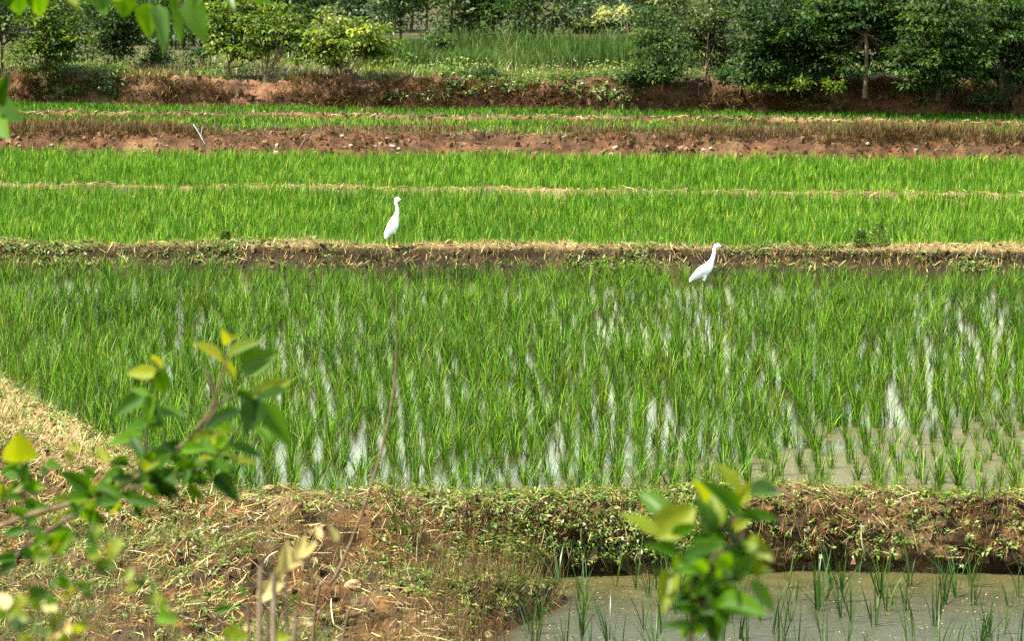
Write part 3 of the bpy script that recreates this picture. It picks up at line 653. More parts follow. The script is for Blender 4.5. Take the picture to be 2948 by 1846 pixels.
def tufts_on(sw, n, nb, h0, h1, wd, weight, geo, lean=0.5, t0=0.0, t1=1.0, seg=2, spread=0.03, bend=0.25):
    P, N = sw.sample(n, weight); rep = np.repeat(np.arange(n), nb); m = len(rep)
    a = R.uniform(0, 6.283, m); b = P[rep] + np.stack([np.cos(a), np.sin(a), 0 * a], -1) * (spread * R.uniform(0, 1, m))[:, None] - N[rep] * 0.005
    tt = R.uniform(t0, t1, n)[rep] * 0.6 + R.uniform(t0, t1, m) * 0.4
    sz = R.uniform(0.6, 1.3, n)[rep]
    b = b + N[rep] * 0.0; 
    # blades on steep faces lean outward
    out = np.arctan2(N[rep, 1], N[rep, 0]); steep = 1 - np.clip(N[rep, 2], 0, 1)
    az = np.where(R.uniform(0, 1, m) < steep, out + R.normal(0, 0.6, m), a)
    blades(b, az, R.uniform(h0, h1, m) * sz, np.abs(R.normal(0.1, lean, m)) + 0.4 * steep, np.abs(R.normal(0.05, bend, m)), wd * R.uniform(0.7, 1.3, m), seg, tt, geo)
def rosettes_on(sw, n, nl, l0, l1, weight, geo, t0=0.0, t1=1.0, ratio=0.42, stem=0.03):
    P, N = sw.sample(n, weight); rep = np.repeat(np.arange(n), nl); m = len(rep)
    up = N * 0.6 + np.array([0, 0, 0.5]); up /= np.linalg.norm(up, axis=1, keepdims=True)
    c = P + up * (stem * R.uniform(0.1, 1, n))[:, None]
    d = tangent(up[rep], m) + up[rep] * R.uniform(-0.1, 0.7, (m, 1))
    L = R.uniform(l0, l1, m) * R.uniform(0.6, 1.3, n)[rep]
    leafcards(c[rep] + R.normal(0, 0.012, (m, 3)), d, up[rep] + R.normal(0, 0.3, (m, 3)), L, L * ratio, np.clip(R.uniform(t0, t1, n)[rep] * 0.6 + R.uniform(t0, t1, m) * 0.4, 0, 1), geo)
vis = lambda P: ((P[..., 1] > 18.2) & (np.abs(P[..., 0]) < 6.2)) * 1.0
def patch(f, s, lo, hi): return lambda P: vis(P) * sstep(lo, hi, fbm(P[..., 0] * f, P[..., 1] * f, P[..., 2] * f, 3, s))
right = lambda P: sstep(-1.5, 0.4, P[..., 0])
above = lambda P: (P[..., 2] > -0.40) * 1.0
gs = Geo()
straw_on(near, 14500, 0.03, 0.13, 0.0017, lambda P: vis(P) * above(P), gs, 0.014, 0.8, 0.0, 0.75)
straw_on(near, 8600, 0.03, 0.15, 0.0021, lambda P: patch(1.6, 81, -0.1, 0.5)(P) * above(P), gs, 0.016, 0.8, 0.3, 1.0)
straw_on(near, 1000, 0.10, 0.28, 0.0032, lambda P: vis(P) * above(P) * sstep(0.8, -0.5, P[..., 0]), gs, 0.02, 0.8, 0.55, 1.0, 5)
straw_on(near, 5000, 0.04, 0.15, 0.0026, lambda P: vis(P) * sstep(-2.3, -3.2, P[..., 0]) * (P[..., 2] > -0.05), gs, 0.01, 0.5, 0.5, 1.0)
straw_on(near, 2600, 0.06, 0.20, 0.0016, lambda P: vis(P) * right(P) * (P[..., 2] > -0.35) * (P[..., 2] < 0.08), gs, 0.02, 4.0, 0.3, 1.0)
straw_on(near, 6800, 0.04, 0.20, 0.0020, lambda P: patch(1.1, 86, -0.1, 0.45)(P) * above(P), gs, 0.022, 0.6, 0.45, 1.0, 4, 0.2)
tag(link('straw_litter', gs.mesh('straw_litter', M['straw'])), 'dry straw litter over the near bund and slope', 'straw', kind='stuff')
gw = Geo()
rosettes_on(near, 1100, 6, 0.02, 0.045, lambda P: vis(P) * right(P) * (P[..., 2] > -0.33) * (P[..., 2] < 0.12) * (P[..., 1] > NB(P[..., 0]) - 0.6), gw, 0.2, 1.0)
rosettes_on(near, 4800, 6, 0.02, 0.05, lambda P: patch(1.5, 83, -0.25, 0.35)(P) * above(P) * (0.25 + right(P)) * (P[..., 2] > -0.33), gw, 0.15, 1.0)
rosettes_on(near, 3500, 5, 0.015, 0.035, lambda P: vis(P) * (P[..., 2] > 0.08), gw, 0.4, 1.0)
tufts_on(near, 3400, 5, 0.05, 0.16, 0.0048, lambda P: patch(1.3, 85, -0.2, 0.4)(P) * above(P), gw, 0.5, 0.1, 0.9)
tufts_on(near, 3500, 5, 0.03, 0.09, 0.0048, lambda P: vis(P) * (P[..., 1] < NB(P[..., 0]) - 0.6) * above(P), gw, 0.5, 0.1, 0.85)
tag(link('weeds', gw.mesh('weeds', M['weed'])), 'low green weeds growing over the near bund', 'weeds', kind='stuff')
gd = Geo()
tufts_on(near, 560, 5, 0.10, 0.34, 0.0035, lambda P: vis(P) * above(P) * np.exp(-((P[..., 0] - np.interp(P[..., 1], [19.2, 22.1], [0.35, -0.45])) / 0.6) ** 2) * (P[..., 1] < 22.2), gd, 0.25, 0.0, 1.0, 3, 0.04, 0.12)
tufts_on(near, 3800, 5, 0.06, 0.20, 0.003, lambda P: vis(P) * above(P), gd, 0.5, 0.2, 1.0, 3, 0.03, 0.25)
tag(link('dry_grass', gd.mesh('dry_grass', M['drygrass'])), 'brown dead grass stalks on the near slope and water edge', 'dry grass', kind='stuff')

v1 = lambda P: (np.abs(P[..., 0]) < 8.6) * 1.0
gs = Geo()
straw_on(b1, 2600, 0.05, 0.16, 0.0026, lambda P: v1(P) * (P[..., 2] > 0.23), gs, 0.008, 0.3, 0.4, 1.0)
straw_on(b1, 4300, 0.05, 0.16, 0.0032, lambda P: v1(P) * (P[..., 2] > 0.02) * (P[..., 2] < 0.22), gs, 0.018, 5.0, 0.1, 0.9)
straw_on(b1, 380, 0.08, 0.20, 0.0045, lambda P: v1(P) * (P[..., 2] > 0.03), gs, 0.02, 4.0, 0.8, 1.0)
tufts_on(b1, 1500, 6, 0.03, 0.09, 0.004, lambda P: v1(P) * (P[..., 2] > 0.22), gs, 0.8, 0.3, 1.0)
tufts_on(b1, 900, 5, 0.05, 0.13, 0.004, lambda P: v1(P) * (P[..., 2] > 0.14) * (P[..., 2] < 0.26), gs, 1.2, 0.1, 0.9, 3, 0.03, 0.5)
straw_on(b2, 2000, 0.06, 0.20, 0.005, lambda P: (P[..., 2] > 0.18) * 1.0, gs, 0.02, 0.3, 0.2, 0.9, 3)
straw_on(b3, 600, 0.06, 0.22, 0.006, lambda P: (P[..., 2] > 0.49) * 1.0, gs, 0.015, 0.3, 0.4, 1.0, 3)
tag(link('straw_litter', gs.mesh('straw_litter', M['straw'])), 'dry straw litter along the bunds between the fields', 'straw', kind='stuff')
gw = Geo()
rosettes_on(b1, 3000, 5, 0.02, 0.05, lambda P: v1(P) * sstep(-0.1, 0.5, fbm(P[..., 0] * 0.9, P[..., 2] * 3, 0, 3, 95)) * (P[..., 2] > 0.02), gw, 0.1, 0.8)
tufts_on(b1, 2200, 5, 0.04, 0.10, 0.005, lambda P: v1(P) * (P[..., 2] > 0.02) * sstep(-0.5, 0.4, fbm(P[..., 0] * 0.7, P[..., 2] * 3, 0, 3, 96)), gw, 0.5, 0.0, 0.8)
tufts_on(b1, 900, 5, 0.02, 0.06, 0.005, lambda P: v1(P) * (P[..., 2] > 0.22), gw, 0.6, 0.5, 1.0)
tufts_on(b3, 2000, 5, 0.04, 0.11, 0.008, lambda P: (P[..., 2] > 0.40) * 1.0, gw, 0.5, 0.0, 0.7)
tufts_on(k1, 700, 6, 0.06, 0.18, 0.008, lambda P: (P[..., 2] > 0.44) * 1.0, gw, 0.4, 0.2, 0.9)
tufts_on(k2, 2200, 5, 0.06, 0.22, 0.014, lambda P: ((P[..., 2] > 0.84) * 1.0 + (P[..., 2] < 0.55) * 0.9) * sstep(-0.5, 0.4, fbm(P[..., 0] * 0.5, P[..., 1], 0, 3, 97)), gw, 0.4, 0.1, 0.9)
rosettes_on(k2, 2300, 6, 0.04, 0.09, lambda P: (P[..., 2] > 0.55) * sstep(0.05, 0.45, fbm(P[..., 0] * 0.9, P[..., 2] * 2, 0, 3, 117)), gw, 0.0, 0.7, 0.42, 0.14)
tag(link('weeds', gw.mesh('weeds', M['weed'])), 'patchy green weeds along the far bunds and banks', 'weeds', kind='stuff')
gd = Geo()
tufts_on(k1, 4600, 6, 0.08, 0.24, 0.013, lambda P: (P[..., 2] > 0.40) * sstep(-0.8, 0.3, fbm(P[..., 0] * 0.5, P[..., 1] * 0.2, 0, 3, 98)), gd, 0.35, 0.1, 0.9)
tufts_on(k1, 3000, 5, 0.04, 0.14, 0.013, lambda P: (P[..., 2] > 0.14) * sstep(-0.3, 0.5, fbm(P[..., 0] * 0.8, P[..., 2] * 3, 0, 3, 99)), gd, 0.6, 0.0, 0.9)
straw_on(k1, 2400, 0.05, 0.20, 0.005, lambda P: (P[..., 2] > 0.12) * 1.0, gd, 0.02, 2.0, 0.1, 1.0, 3)
tufts_on(k2, 5200, 6, 0.08, 0.27, 0.016, lambda P: (P[..., 2] > 0.48) * (P[..., 2] < 0.95) * sstep(-0.25, 0.25, fbm(P[..., 0] * 0.8, P[..., 2] * 3, 0, 3, 100)), gd, 0.6, 0.15, 1.0, 2, 0.06, 0.5)
straw_on(k2, 2400, 0.08, 0.28, 0.007, lambda P: (P[..., 2] > 0.5) * 1.0, gd, 0.03, 2.5, 0.05, 0.9, 3)
n = 7000; X, Y, Z = scatter_xy(n, (-300, 3250), (59.0, 65)); off = Y - K2_top(X); k = (off > 0.2) & (off < 5) & (fbm(X * 0.6, Y * 0.8, 0, 3, 115) > -0.1); X, Y, Z = X[k], Y[k], Z[k]; n = len(X)
blades(np.stack([X, Y, Z], -1), R.uniform(0, 6.28, n), R.uniform(0.08, 0.30, n), np.abs(R.normal(0, 0.4, n)), np.abs(R.normal(0.1, 0.3, n)), 0.013, 2, R.uniform(0.1, 0.95, n), gd)
tag(link('dry_grass', gd.mesh('dry_grass', M['drygrass'])), 'brown dead grass hanging on the two far banks', 'dry grass', kind='stuff')

# ------------------------------------------------------------------ trees
def make_tree(name, label, cat, group, base, crown, nclump, nleaf, leaf, lm, bm, tr=0.03, fork=0.35, sides=6, rc=0.20, flat=0.42, seed=None, ratio=0.42, droop=0.35, shell=0.55, tier=0.0):
    """crown: list of ellipsoids (dx, dy, dz, rx, ry, rz) relative to the base"""
    base = np.array(base, float); cr = np.array(crown, float)
    vol = cr[:, 3] * cr[:, 4] * cr[:, 5]; pick = R.choice(len(cr), nclump, p=vol / vol.sum())
    u = R.normal(0, 1, (nclump, 3)); u /= np.linalg.norm(u, axis=1, keepdims=True)
    rad = shell + (1 - shell) * R.uniform(0, 1, nclump) ** 0.6
    rad = np.where(R.uniform(0, 1, nclump) < 0.3, R.uniform(0.1, 0.8, nclump), rad) * (1 + 0.18 * R.normal(0, 1, nclump))
    c = cr[pick, :3] + u * rad[:, None] * cr[pick, 3:]
    o3 = R.uniform(0, 90, 3); gapn = fbm(c[:, 0] * 2.2 + o3[0], c[:, 1] * 2.2 + o3[1], c[:, 2] * 2.6 + o3[2], 2, 12)
    c = c[gapn < 0.42]; nclump = len(c)
    if tier: c[:, 2] = c[:, 2] * 0.45 + 0.55 * (np.round(c[:, 2] / tier) * tier)
    c[:, 2] = np.maximum(c[:, 2], 0.08)
    root = empty(name, base, label, cat, group)
    gt = Geo(); top = cr[:, 2].max() + cr[:, 5].max() * 0.3; hx, hy = (cr[:, 0] * vol).sum() / vol.sum(), (cr[:, 1] * vol).sum() / vol.sum()
    tp = np.array([[0, 0, -0.12], [0.03 * R.normal(), 0, fork * top * 0.5], [hx * 0.3 + 0.05 * R.normal(), hy * 0.3, fork * top], [hx * 0.7, hy * 0.7, top * 0.65], [hx, hy, top]])
    tc = curve(tp, 16); tube(tc, np.linspace(tr, tr * 0.25, 16), sides, 0.5, gt)
    nbr = min(nclump, 34 if tr < 0.049 else 12)
    for i in range(nbr):
        f = R.uniform(fork * 0.75, 0.8); k = min(15, int(f * 15)); s = tc[k]; e = c[i]
        m = s * 0.5 + e * 0.5 + np.array([0, 0, -0.12 * np.linalg.norm(e - s)]) + R.normal(0, 0.03, 3)
        tube(curve([s, m, e], 7), np.linspace(tr * 0.5 * (1 - f * 0.5), tr * 0.08, 7), 4, 0.5, gt)
    link('trunk', gt.mesh(name + '_trunk', bm, True), root)
    n = nclump * nleaf; rep = np.repeat(np.arange(nclump), nleaf)
    rcl = rc * R.uniform(0.6, 1.35, nclump)
    v = R.normal(0, 0.5, (n, 3)); v[:, 2] *= flat
    pos = c[rep] + v * rcl[rep, None]
    d = v * np.array([1, 1, 0.5]) + R.normal(0, 0.25, (n, 3)); d[:, 2] -= droop * R.uniform(0, 1.4, n)
    nr = np.array([0, 0, 1.0]) + R.normal(0, 0.45, (n, 3))
    L = leaf * R.uniform(0.6, 1.3, n)
    tn = np.clip(0.45 + 0.20 * R.normal(0, 1, nclump)[rep] + 0.17 * R.normal(0, 1, n), 0, 1)
    gl = Geo(); leafcards(pos, d, nr, L, L * ratio, tn, gl)
    link('crown', gl.mesh(name + '_crown', lm), root)
    return root
def tz(x, y): return float(ground_z(x, y))
def on_k2(px_, py_, z):                     # a spot on the tree bank
    return PZ(px_, py_, z)
S58 = 150.0                                 # photo pixels per metre near the tree bank
def px_crown(base_px, lst, s=S58):
    bx, by = base_px
    return [((x - bx) / s, dy, (by - y) / s, rx / s, ry, rz / s) for (x, y, rx, rz, dy, ry) in lst]
# trees along the bank, left to right
T = [
 ('leaning_tree', 'thin dark leaning tree at the left edge of the bank', (8, 222, 0.92), [(20, 20, 90, 90, 0, 0.5), (70, 90, 40, 30, 0.1, 0.25)], 60, 50, 0.085, 'tree_mid', 'bark_dark', 0.035, 0.5),
 ('broad_bushy_tree', 'yellow green bushy tree near the left edge of the photo', (128, 228, 0.93), [(150, 90, 100, 80, 0, 0.6), (90, 150, 70, 55, -0.1, 0.4), (185, 130, 65, 60, 0.1, 0.4), (140, 10, 90, 60, 0, 0.5)], 130, 46, 0.085, 'tree_bright', 'bark', 0.03, 0.25),
 ('slender_tree', 'slender dark green tree with several thin trunks, left of the pale leaf', (268, 205, 0.95), [(300, 50, 80, 90, 0.3, 0.6), (260, 120, 50, 45, 0.2, 0.4), (345, 110, 55, 60, 0.3, 0.4)], 110, 55, 0.08, 'tree_mid', 'bark_dark', 0.028, 0.45),
 ('slender_tree', 'young tree with fine dark trunk over the grassy mound', (330, 205, 0.95), [(370, 40, 80, 90, 0.4, 0.5), (355, 130, 40, 30, 0.2, 0.25)], 80, 50, 0.08, 'tree_mid', 'bark_dark', 0.024, 0.5),
 ('vine_clad_tree', 'tree with brown vines round its forked trunk base', (665, 222, 0.94), [(690, 40, 110, 75, 0.2, 0.6), (640, 100, 60, 40, 0.1, 0.4), (760, 90, 60, 45, 0.2, 0.4)], 110, 44, 0.10, 'tree_bright', 'bark', 0.035, 0.35),
 ('forked_tree', 'small forked tree rooted on the bank with open crown', (757, 284, 0.55), [(790, 70, 110, 60, -0.1, 0.6), (720, 120, 60, 40, 0, 0.4), (860, 120, 60, 45, -0.1, 0.4)], 90, 40, 0.10, 'tree_bright', 'bark_pale', 0.032, 0.32),
 ('spreading_tree', 'bright green tree with layered spreading crown and pale trunk', (988, 298, 0.50), [(1010, 105, 120, 45, -0.1, 0.8), (960, 70, 90, 35, 0, 0.5), (1090, 125, 60, 35, -0.1, 0.4), (920, 150, 70, 40, 0, 0.5)], 120, 44, 0.105, 'tree_bright', 'bark_pale', 0.035, 0.3),
 ('conical_tree', 'light green conical tree right of the reed meadow', (1905, 245, 0.94), [(1905, 150, 85, 65, 0.2, 0.5), (1870, 85, 60, 50, 0.2, 0.4), (1900, 205, 90, 30, 0.1, 0.5), (1855, 40, 22, 30, 0.2, 0.2)], 170, 62, 0.075, 'tree_mid', 'bark', 0.028, 0.2),
 ('olive_tree', 'tall olive green tree between conical tree and dark thicket', (2030, 235, 0.95), [(2040, 60, 90, 90, 0.6, 0.6), (2080, 150, 60, 60, 0.5, 0.4), (1990, 110, 60, 70, 0.5, 0.4), (2090, 215, 50, 30, 0.2, 0.3)], 170, 58, 0.075, 'tree_olive', 'bark', 0.03, 0.3),
 ('dark_thicket_tree', 'large dark green tree with deep shade beneath it', (2270, 256, 0.93), [(2290, 90, 150, 120, 0.5, 0.9), (2200, 150, 90, 80, 0.3, 0.6), (2390, 130, 90, 90, 0.4, 0.6), (2250, 205, 120, 45, 0.2, 0.5), (2170, 225, 60, 28, 0.1, 0.3)], 330, 70, 0.085, 'tree_dark', 'bark_dark', 0.04, 0.3),
 ('straight_trunk_tree', 'dark tree with straight grey trunk showing through its leaves', (2490, 262, 0.93), [(2520, 50, 120, 90, 0.4, 0.7), (2440, 60, 90, 90, 0.5, 0.6), (2560, 160, 80, 60, 0.3, 0.5), (2430, 180, 60, 40, 0.4, 0.3), (2470, 205, 40, 22, -0.1, 0.2)], 250, 66, 0.085, 'tree_mid', 'bark', 0.048, 0.65),
 ('yellowish_dark_tree', 'big tree with yellowish upper leaves near the right edge', (2700, 270, 0.92), [(2710, 80, 110, 110, 0.2, 0.8), (2660, 180, 90, 50, 0.0, 0.6), (2780, 150, 80, 80, 0.1, 0.6), (2700, 220, 125, 38, -0.05, 0.4)], 300, 66, 0.085, 'tree_mid', 'bark_dark', 0.045, 0.3),
 ('edge_tree', 'dark green tree at the right edge of the photo', (2880, 262, 0.92), [(2890, 80, 90, 110, 0.5, 0.7), (2860, 180, 80, 60, 0.4, 0.5), (2960, 150, 80, 90, 0.4, 0.5), (2890, 225, 80, 30, 0.2, 0.4)], 210, 66, 0.085, 'tree_dark', 'bark_dark', 0.04, 0.3),
]
for nm, lab, (bx, by, z), cr, nc, nl, lf, lm, bm, tr, fk in T:
    b = PZ(bx, by, z)
    make_tree(nm, lab, 'tree', 'trees along the far bank', b, px_crown((bx, by), cr), int(nc * 1.2), int(nl * 0.78), lf * 1.13, M[lm], M[bm], tr, fk, 6, 0.20, 0.34, tier=0.2 if lm in ('tree_bright', 'tree_mid') else 0.0)
# bushes on the bank
Bq = [
 ('bank_bush', 'dark leafy bush hanging down the bank near left edge', (165, 285, 0.50), [(165, 255, 22, 28, 0, .14), (150, 228, 18, 14, 0, .1)], 26, 34, .06, 'tree_dark'),
 ('bank_bush', 'olive bush on the bank beside the bare sapling', (315, 285, 0.55), [(305, 250, 22, 24, 0, .15)], 20, 30, .05, 'tree_olive'),
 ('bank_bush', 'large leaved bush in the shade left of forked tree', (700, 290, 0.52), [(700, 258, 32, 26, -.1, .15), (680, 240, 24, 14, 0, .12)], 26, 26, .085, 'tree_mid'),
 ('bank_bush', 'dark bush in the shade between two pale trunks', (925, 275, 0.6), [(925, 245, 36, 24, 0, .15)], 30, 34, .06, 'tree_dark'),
 ('bank_bush', 'dark round bush right of the spreading tree', (1085, 285, 0.55), [(1085, 258, 30, 26, 0, .16)], 30, 34, .055, 'tree_mid'),
 ('bank_bush', 'small dark bush low on the bank, left of centre', (1215, 292, 0.55), [(1222, 278, 26, 14, -.05, .12)], 18, 28, .055, 'tree_dark'),
 ('bank_bush', 'green tufted bush on top of bank near centre', (1295, 262, 0.75), [(1295, 247, 24, 14, -.05, .12)], 20, 28, .06, 'tree_mid'),
 ('bank_bush', 'pale leaved sapling bush before dark thicket', (2308, 262, 0.90), [(2308, 238, 22, 18, -.2, .12)], 12, 26, .085, 'tree_bright'),
 ('bank_bush', 'second pale leaved bush before dark thicket', (2400, 264, 0.90), [(2398, 242, 22, 16, -.2, .12)], 12, 26, .085, 'tree_bright'),
 ('bank_bush', 'sprawling green bush over the bank at far right', (2850, 310, 0.62), [(2830, 282, 50, 26, -.1, .25), (2870, 270, 40, 20, 0, .2)], 60, 36, .055, 'tree_olive'),
 ('bank_bush', 'yellow green bush on the bank right of centre', (2195, 262, 0.90), [(2195, 248, 50, 14, -.15, .2)], 34, 30, .05, 'tree_bright'),
 ('terrace_bush', 'low dark green hedge bush left of conical tree', (1815, 245, .93), [(1815, 222, 40, 18, .1, .25)], 40, 34, .055, 'tree_dark'),
 ('terrace_bush', 'green bush on the terrace below the reeds', (1400, 238, .93), [(1400, 210, 46, 20, .3, .25)], 40, 34, .06, 'tree_mid'),
 ('terrace_bush', 'dark round bush at the left end of the meadow', (1270, 190, .95), [(1262, 130, 45, 40, .8, .4)], 60, 44, .075, 'tree_mid'),
 ('terrace_bush', 'leafy bush left of the dark woodland edge', (440, 205, .95), [(440, 165, 40, 30, .6, .3)], 40, 40, .07, 'tree_mid'),
 ('terrace_bush', 'green bush beside vine clad tree', (560, 205, .95), [(560, 165, 40, 26, .8, .3)], 36, 40, .07, 'tree_dark'),
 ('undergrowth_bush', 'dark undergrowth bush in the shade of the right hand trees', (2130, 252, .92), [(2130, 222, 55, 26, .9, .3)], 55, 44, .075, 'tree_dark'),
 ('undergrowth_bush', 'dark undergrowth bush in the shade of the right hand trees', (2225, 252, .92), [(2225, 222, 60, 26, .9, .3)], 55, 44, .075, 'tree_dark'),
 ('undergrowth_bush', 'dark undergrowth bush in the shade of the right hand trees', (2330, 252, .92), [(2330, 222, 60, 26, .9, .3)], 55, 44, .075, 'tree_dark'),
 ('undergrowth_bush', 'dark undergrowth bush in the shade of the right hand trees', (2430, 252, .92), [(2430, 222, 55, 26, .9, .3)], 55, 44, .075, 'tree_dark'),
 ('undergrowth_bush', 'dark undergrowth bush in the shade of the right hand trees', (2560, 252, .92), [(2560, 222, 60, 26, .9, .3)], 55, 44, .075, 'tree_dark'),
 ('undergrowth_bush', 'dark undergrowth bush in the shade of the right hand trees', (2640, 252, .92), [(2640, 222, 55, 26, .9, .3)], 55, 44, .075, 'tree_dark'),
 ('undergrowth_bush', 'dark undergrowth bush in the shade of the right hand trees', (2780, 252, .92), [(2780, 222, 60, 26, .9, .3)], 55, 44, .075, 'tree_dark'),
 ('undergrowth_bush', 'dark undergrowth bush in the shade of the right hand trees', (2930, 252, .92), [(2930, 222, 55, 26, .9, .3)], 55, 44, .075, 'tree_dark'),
 ('yellow_bush', 'bush crowned with pale yellow blossom, left of two', (1750, 120, .98), [(1750, 75, 30, 36, 3, .5)], 60, 40, .08, 'tree_mid'),
 ('yellow_bush', 'bush crowned with pale yellow blossom, right of two', (1815, 120, .98), [(1815, 72, 34, 38, 3, .5)], 60, 40, .08, 'tree_mid'),
 ('yellow_bush', 'low yellow green bush at the top of the meadow', (1690, 120, .98), [(1690, 92, 44, 18, 3, .5)], 50, 40, .08, 'tree_bright'),
]
for nm, lab, (bx, by, z), cr, nc, nl, lf, lm in Bq:
    b = PZ(bx, by, z); s = FPX / b[1]
    o = make_tree(nm, lab, 'bush', 'bushes on the far bank and terrace', b, px_crown((bx, by), cr, s), nc, int(nl * 0.75), lf * 1.12, M[lm], M['bark'], 0.012, 0.2, 4, 0.13)
    if nm == 'yellow_bush':
        c0 = np.array(px_crown((bx, by), cr, s))[0]; n = 420
        u = R.normal(0, 1, (n, 3)); u[:, 2] = np.abs(u[:, 2]) + 0.2; u /= np.linalg.norm(u, axis=1, keepdims=True)
        gf = Geo(); leafcards(c0[:3] + u * c0[3:] * R.uniform(0.9, 1.2, (n, 1)), R.normal(0, 1, (n, 3)), u, 0.09, 0.06, R.uniform(0, 1, n), gf)
        link('blossom', gf.mesh('blossom', M['flower']), o)

# the woodland behind: every tree its own object
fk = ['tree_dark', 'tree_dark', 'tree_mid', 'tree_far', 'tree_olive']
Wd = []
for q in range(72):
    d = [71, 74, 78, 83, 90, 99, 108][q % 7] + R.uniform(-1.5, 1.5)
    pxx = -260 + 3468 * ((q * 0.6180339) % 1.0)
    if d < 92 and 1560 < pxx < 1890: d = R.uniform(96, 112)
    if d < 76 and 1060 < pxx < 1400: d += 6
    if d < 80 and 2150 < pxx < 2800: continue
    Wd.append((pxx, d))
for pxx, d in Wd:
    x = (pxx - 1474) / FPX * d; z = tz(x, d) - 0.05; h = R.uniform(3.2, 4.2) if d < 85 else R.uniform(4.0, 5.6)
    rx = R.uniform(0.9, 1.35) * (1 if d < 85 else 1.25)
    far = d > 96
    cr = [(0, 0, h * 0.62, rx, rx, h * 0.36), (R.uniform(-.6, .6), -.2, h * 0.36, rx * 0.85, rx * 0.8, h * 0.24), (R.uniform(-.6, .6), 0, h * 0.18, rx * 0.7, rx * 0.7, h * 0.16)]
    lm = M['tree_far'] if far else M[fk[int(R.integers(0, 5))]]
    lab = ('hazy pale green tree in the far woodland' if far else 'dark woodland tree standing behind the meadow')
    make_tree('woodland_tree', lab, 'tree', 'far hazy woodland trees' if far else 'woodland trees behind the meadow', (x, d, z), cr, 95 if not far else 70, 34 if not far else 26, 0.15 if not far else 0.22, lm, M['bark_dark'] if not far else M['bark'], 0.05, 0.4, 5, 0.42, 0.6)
# farther woods read as one mass
n = 20000
X = R.uniform(-38, 38, n); Y = R.uniform(124, 142, n); hh = 5.6 + 1.6 * fbm(X * 0.25, Y * 0.1, 0, 3, 77)
Z = ground_z(X, Y) + hh * R.uniform(0, 1, n) ** 0.8
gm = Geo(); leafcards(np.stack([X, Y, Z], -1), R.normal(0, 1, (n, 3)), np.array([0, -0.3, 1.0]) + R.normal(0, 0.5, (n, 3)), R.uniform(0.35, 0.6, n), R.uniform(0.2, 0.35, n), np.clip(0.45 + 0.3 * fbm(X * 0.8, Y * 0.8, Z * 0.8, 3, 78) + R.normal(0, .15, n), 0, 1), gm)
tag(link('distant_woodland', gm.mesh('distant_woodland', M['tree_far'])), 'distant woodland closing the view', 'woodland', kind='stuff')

# reed meadow and terrace herbs
def scatter_ground(n, pxr, dr, dens=None):
    d = R.uniform(*dr, n); p = R.uniform(*pxr, n); X = (p - 1474) / FPX * d
    return X, d, ground_z(X, d)
gr = Geo()
n = 26000; X, Y, Z = scatter_ground(n, (1040, 2080), (63, 71.5))
k = R.uniform(0, 1, n) < 0.55 + 0.5 * fbm(X * 0.8, Y * 0.8, 0, 3, 88); X, Y, Z = X[k], Y[k], Z[k]; n = len(X)
hh = (0.44 + 0.26 * fbm(X * 0.5, Y * 0.5, 0, 3, 89)) * R.uniform(0.6, 1.25, n)
blades(np.stack([X, Y, Z], -1), R.uniform(0, 6.28, n), hh, np.abs(R.normal(0, 0.18, n)), np.abs(R.normal(0.1, 0.25, n)), 0.022 * R.uniform(0.6, 1.3, n), 3, np.clip(R.beta(2, 2.5, n) * 0.9 + 0.14 + 0.15 * fbm(X * 0.6, Y * 0.6, 0, 3, 90), 0, 1), gr)
tag(link('reeds', gr.mesh('reeds', M['reed'])), 'green reed meadow between the trees', 'reeds', kind='stuff')
gh = Geo()
n = 18000; X, Y, Z = scatter_ground(n, (-300, 3250), (59.2, 69)); 
off = Y - K2_top(X); k = (off > 0.35) & (off < 9); X, Y, Z = X[k], Y[k], Z[k]; n = len(X)
blades(np.stack([X, Y, Z], -1), R.uniform(0, 6.28, n), R.uniform(0.06, 0.24, n) * (1 + 0.6 * fbm(X * 0.7, Y * 0.7, 0, 3, 92)), np.abs(R.normal(0, 0.35, n)), np.abs(R.normal(0.1, 0.25, n)), 0.016, 2, np.clip(0.5 + 0.35 * fbm(X, Y, 0, 3, 93) + R.normal(0, .2, n), 0, 1), gh)
n = 9000; X, Y, Z = scatter_ground(n, (-300, 3250), (59.8, 64)); off = Y - K2_top(X); pt = fbm(X * 0.9, Y * 0.9, 0, 3, 94); k = (off > 0.6) & (off < 4.5) & (pt > -0.15); X, Y, Z, pt = X[k], Y[k], Z[k], pt[k]; n = len(X)
hh = np.clip(pt + 0.2, 0, 1) * 0.32
leafcards(np.stack([X, Y, Z + hh * R.uniform(0.1, 1, n)], -1), R.normal(0, 1, (n, 3)) * [1, 1, .5], np.array([0, 0, 1.]) + R.normal(0, .4, (n, 3)), R.uniform(.05, .1, n), R.uniform(.025, .05, n), np.clip(0.5 + 0.3 * fbm(X * 1.3, Y * 1.3, 0, 2, 101) + R.normal(0, .2, n), 0, 1), gh)
tag(link('terrace_herbs', gh.mesh('terrace_herbs', M['weed'])), 'mixed green herbs along the terrace top', 'herbs', kind='stuff')
gf = Geo(); n = 260; X, Y, Z = scatter_ground(n, (1150, 2000), (59.6, 62.5)); off = Y - K2_top(X); k = (off > 0.4) & (fbm(X * .8, Y, 0, 2, 103) > 0); X, Y, Z = X[k], Y[k], Z[k]; n = len(X)
leafcards(np.stack([X, Y, Z + R.uniform(.12, .35, n)], -1), R.normal(0, 1, (n, 3)), np.array([0, -.5, 1.]) + R.normal(0, .3, (n, 3)), .026, .026, R.uniform(0, 1, n), gf)
tag(link('white_flowers', gf.mesh('white_flowers', M['white_flower'])), 'tiny white flowers among the terrace herbs', 'flowers', kind='stuff')

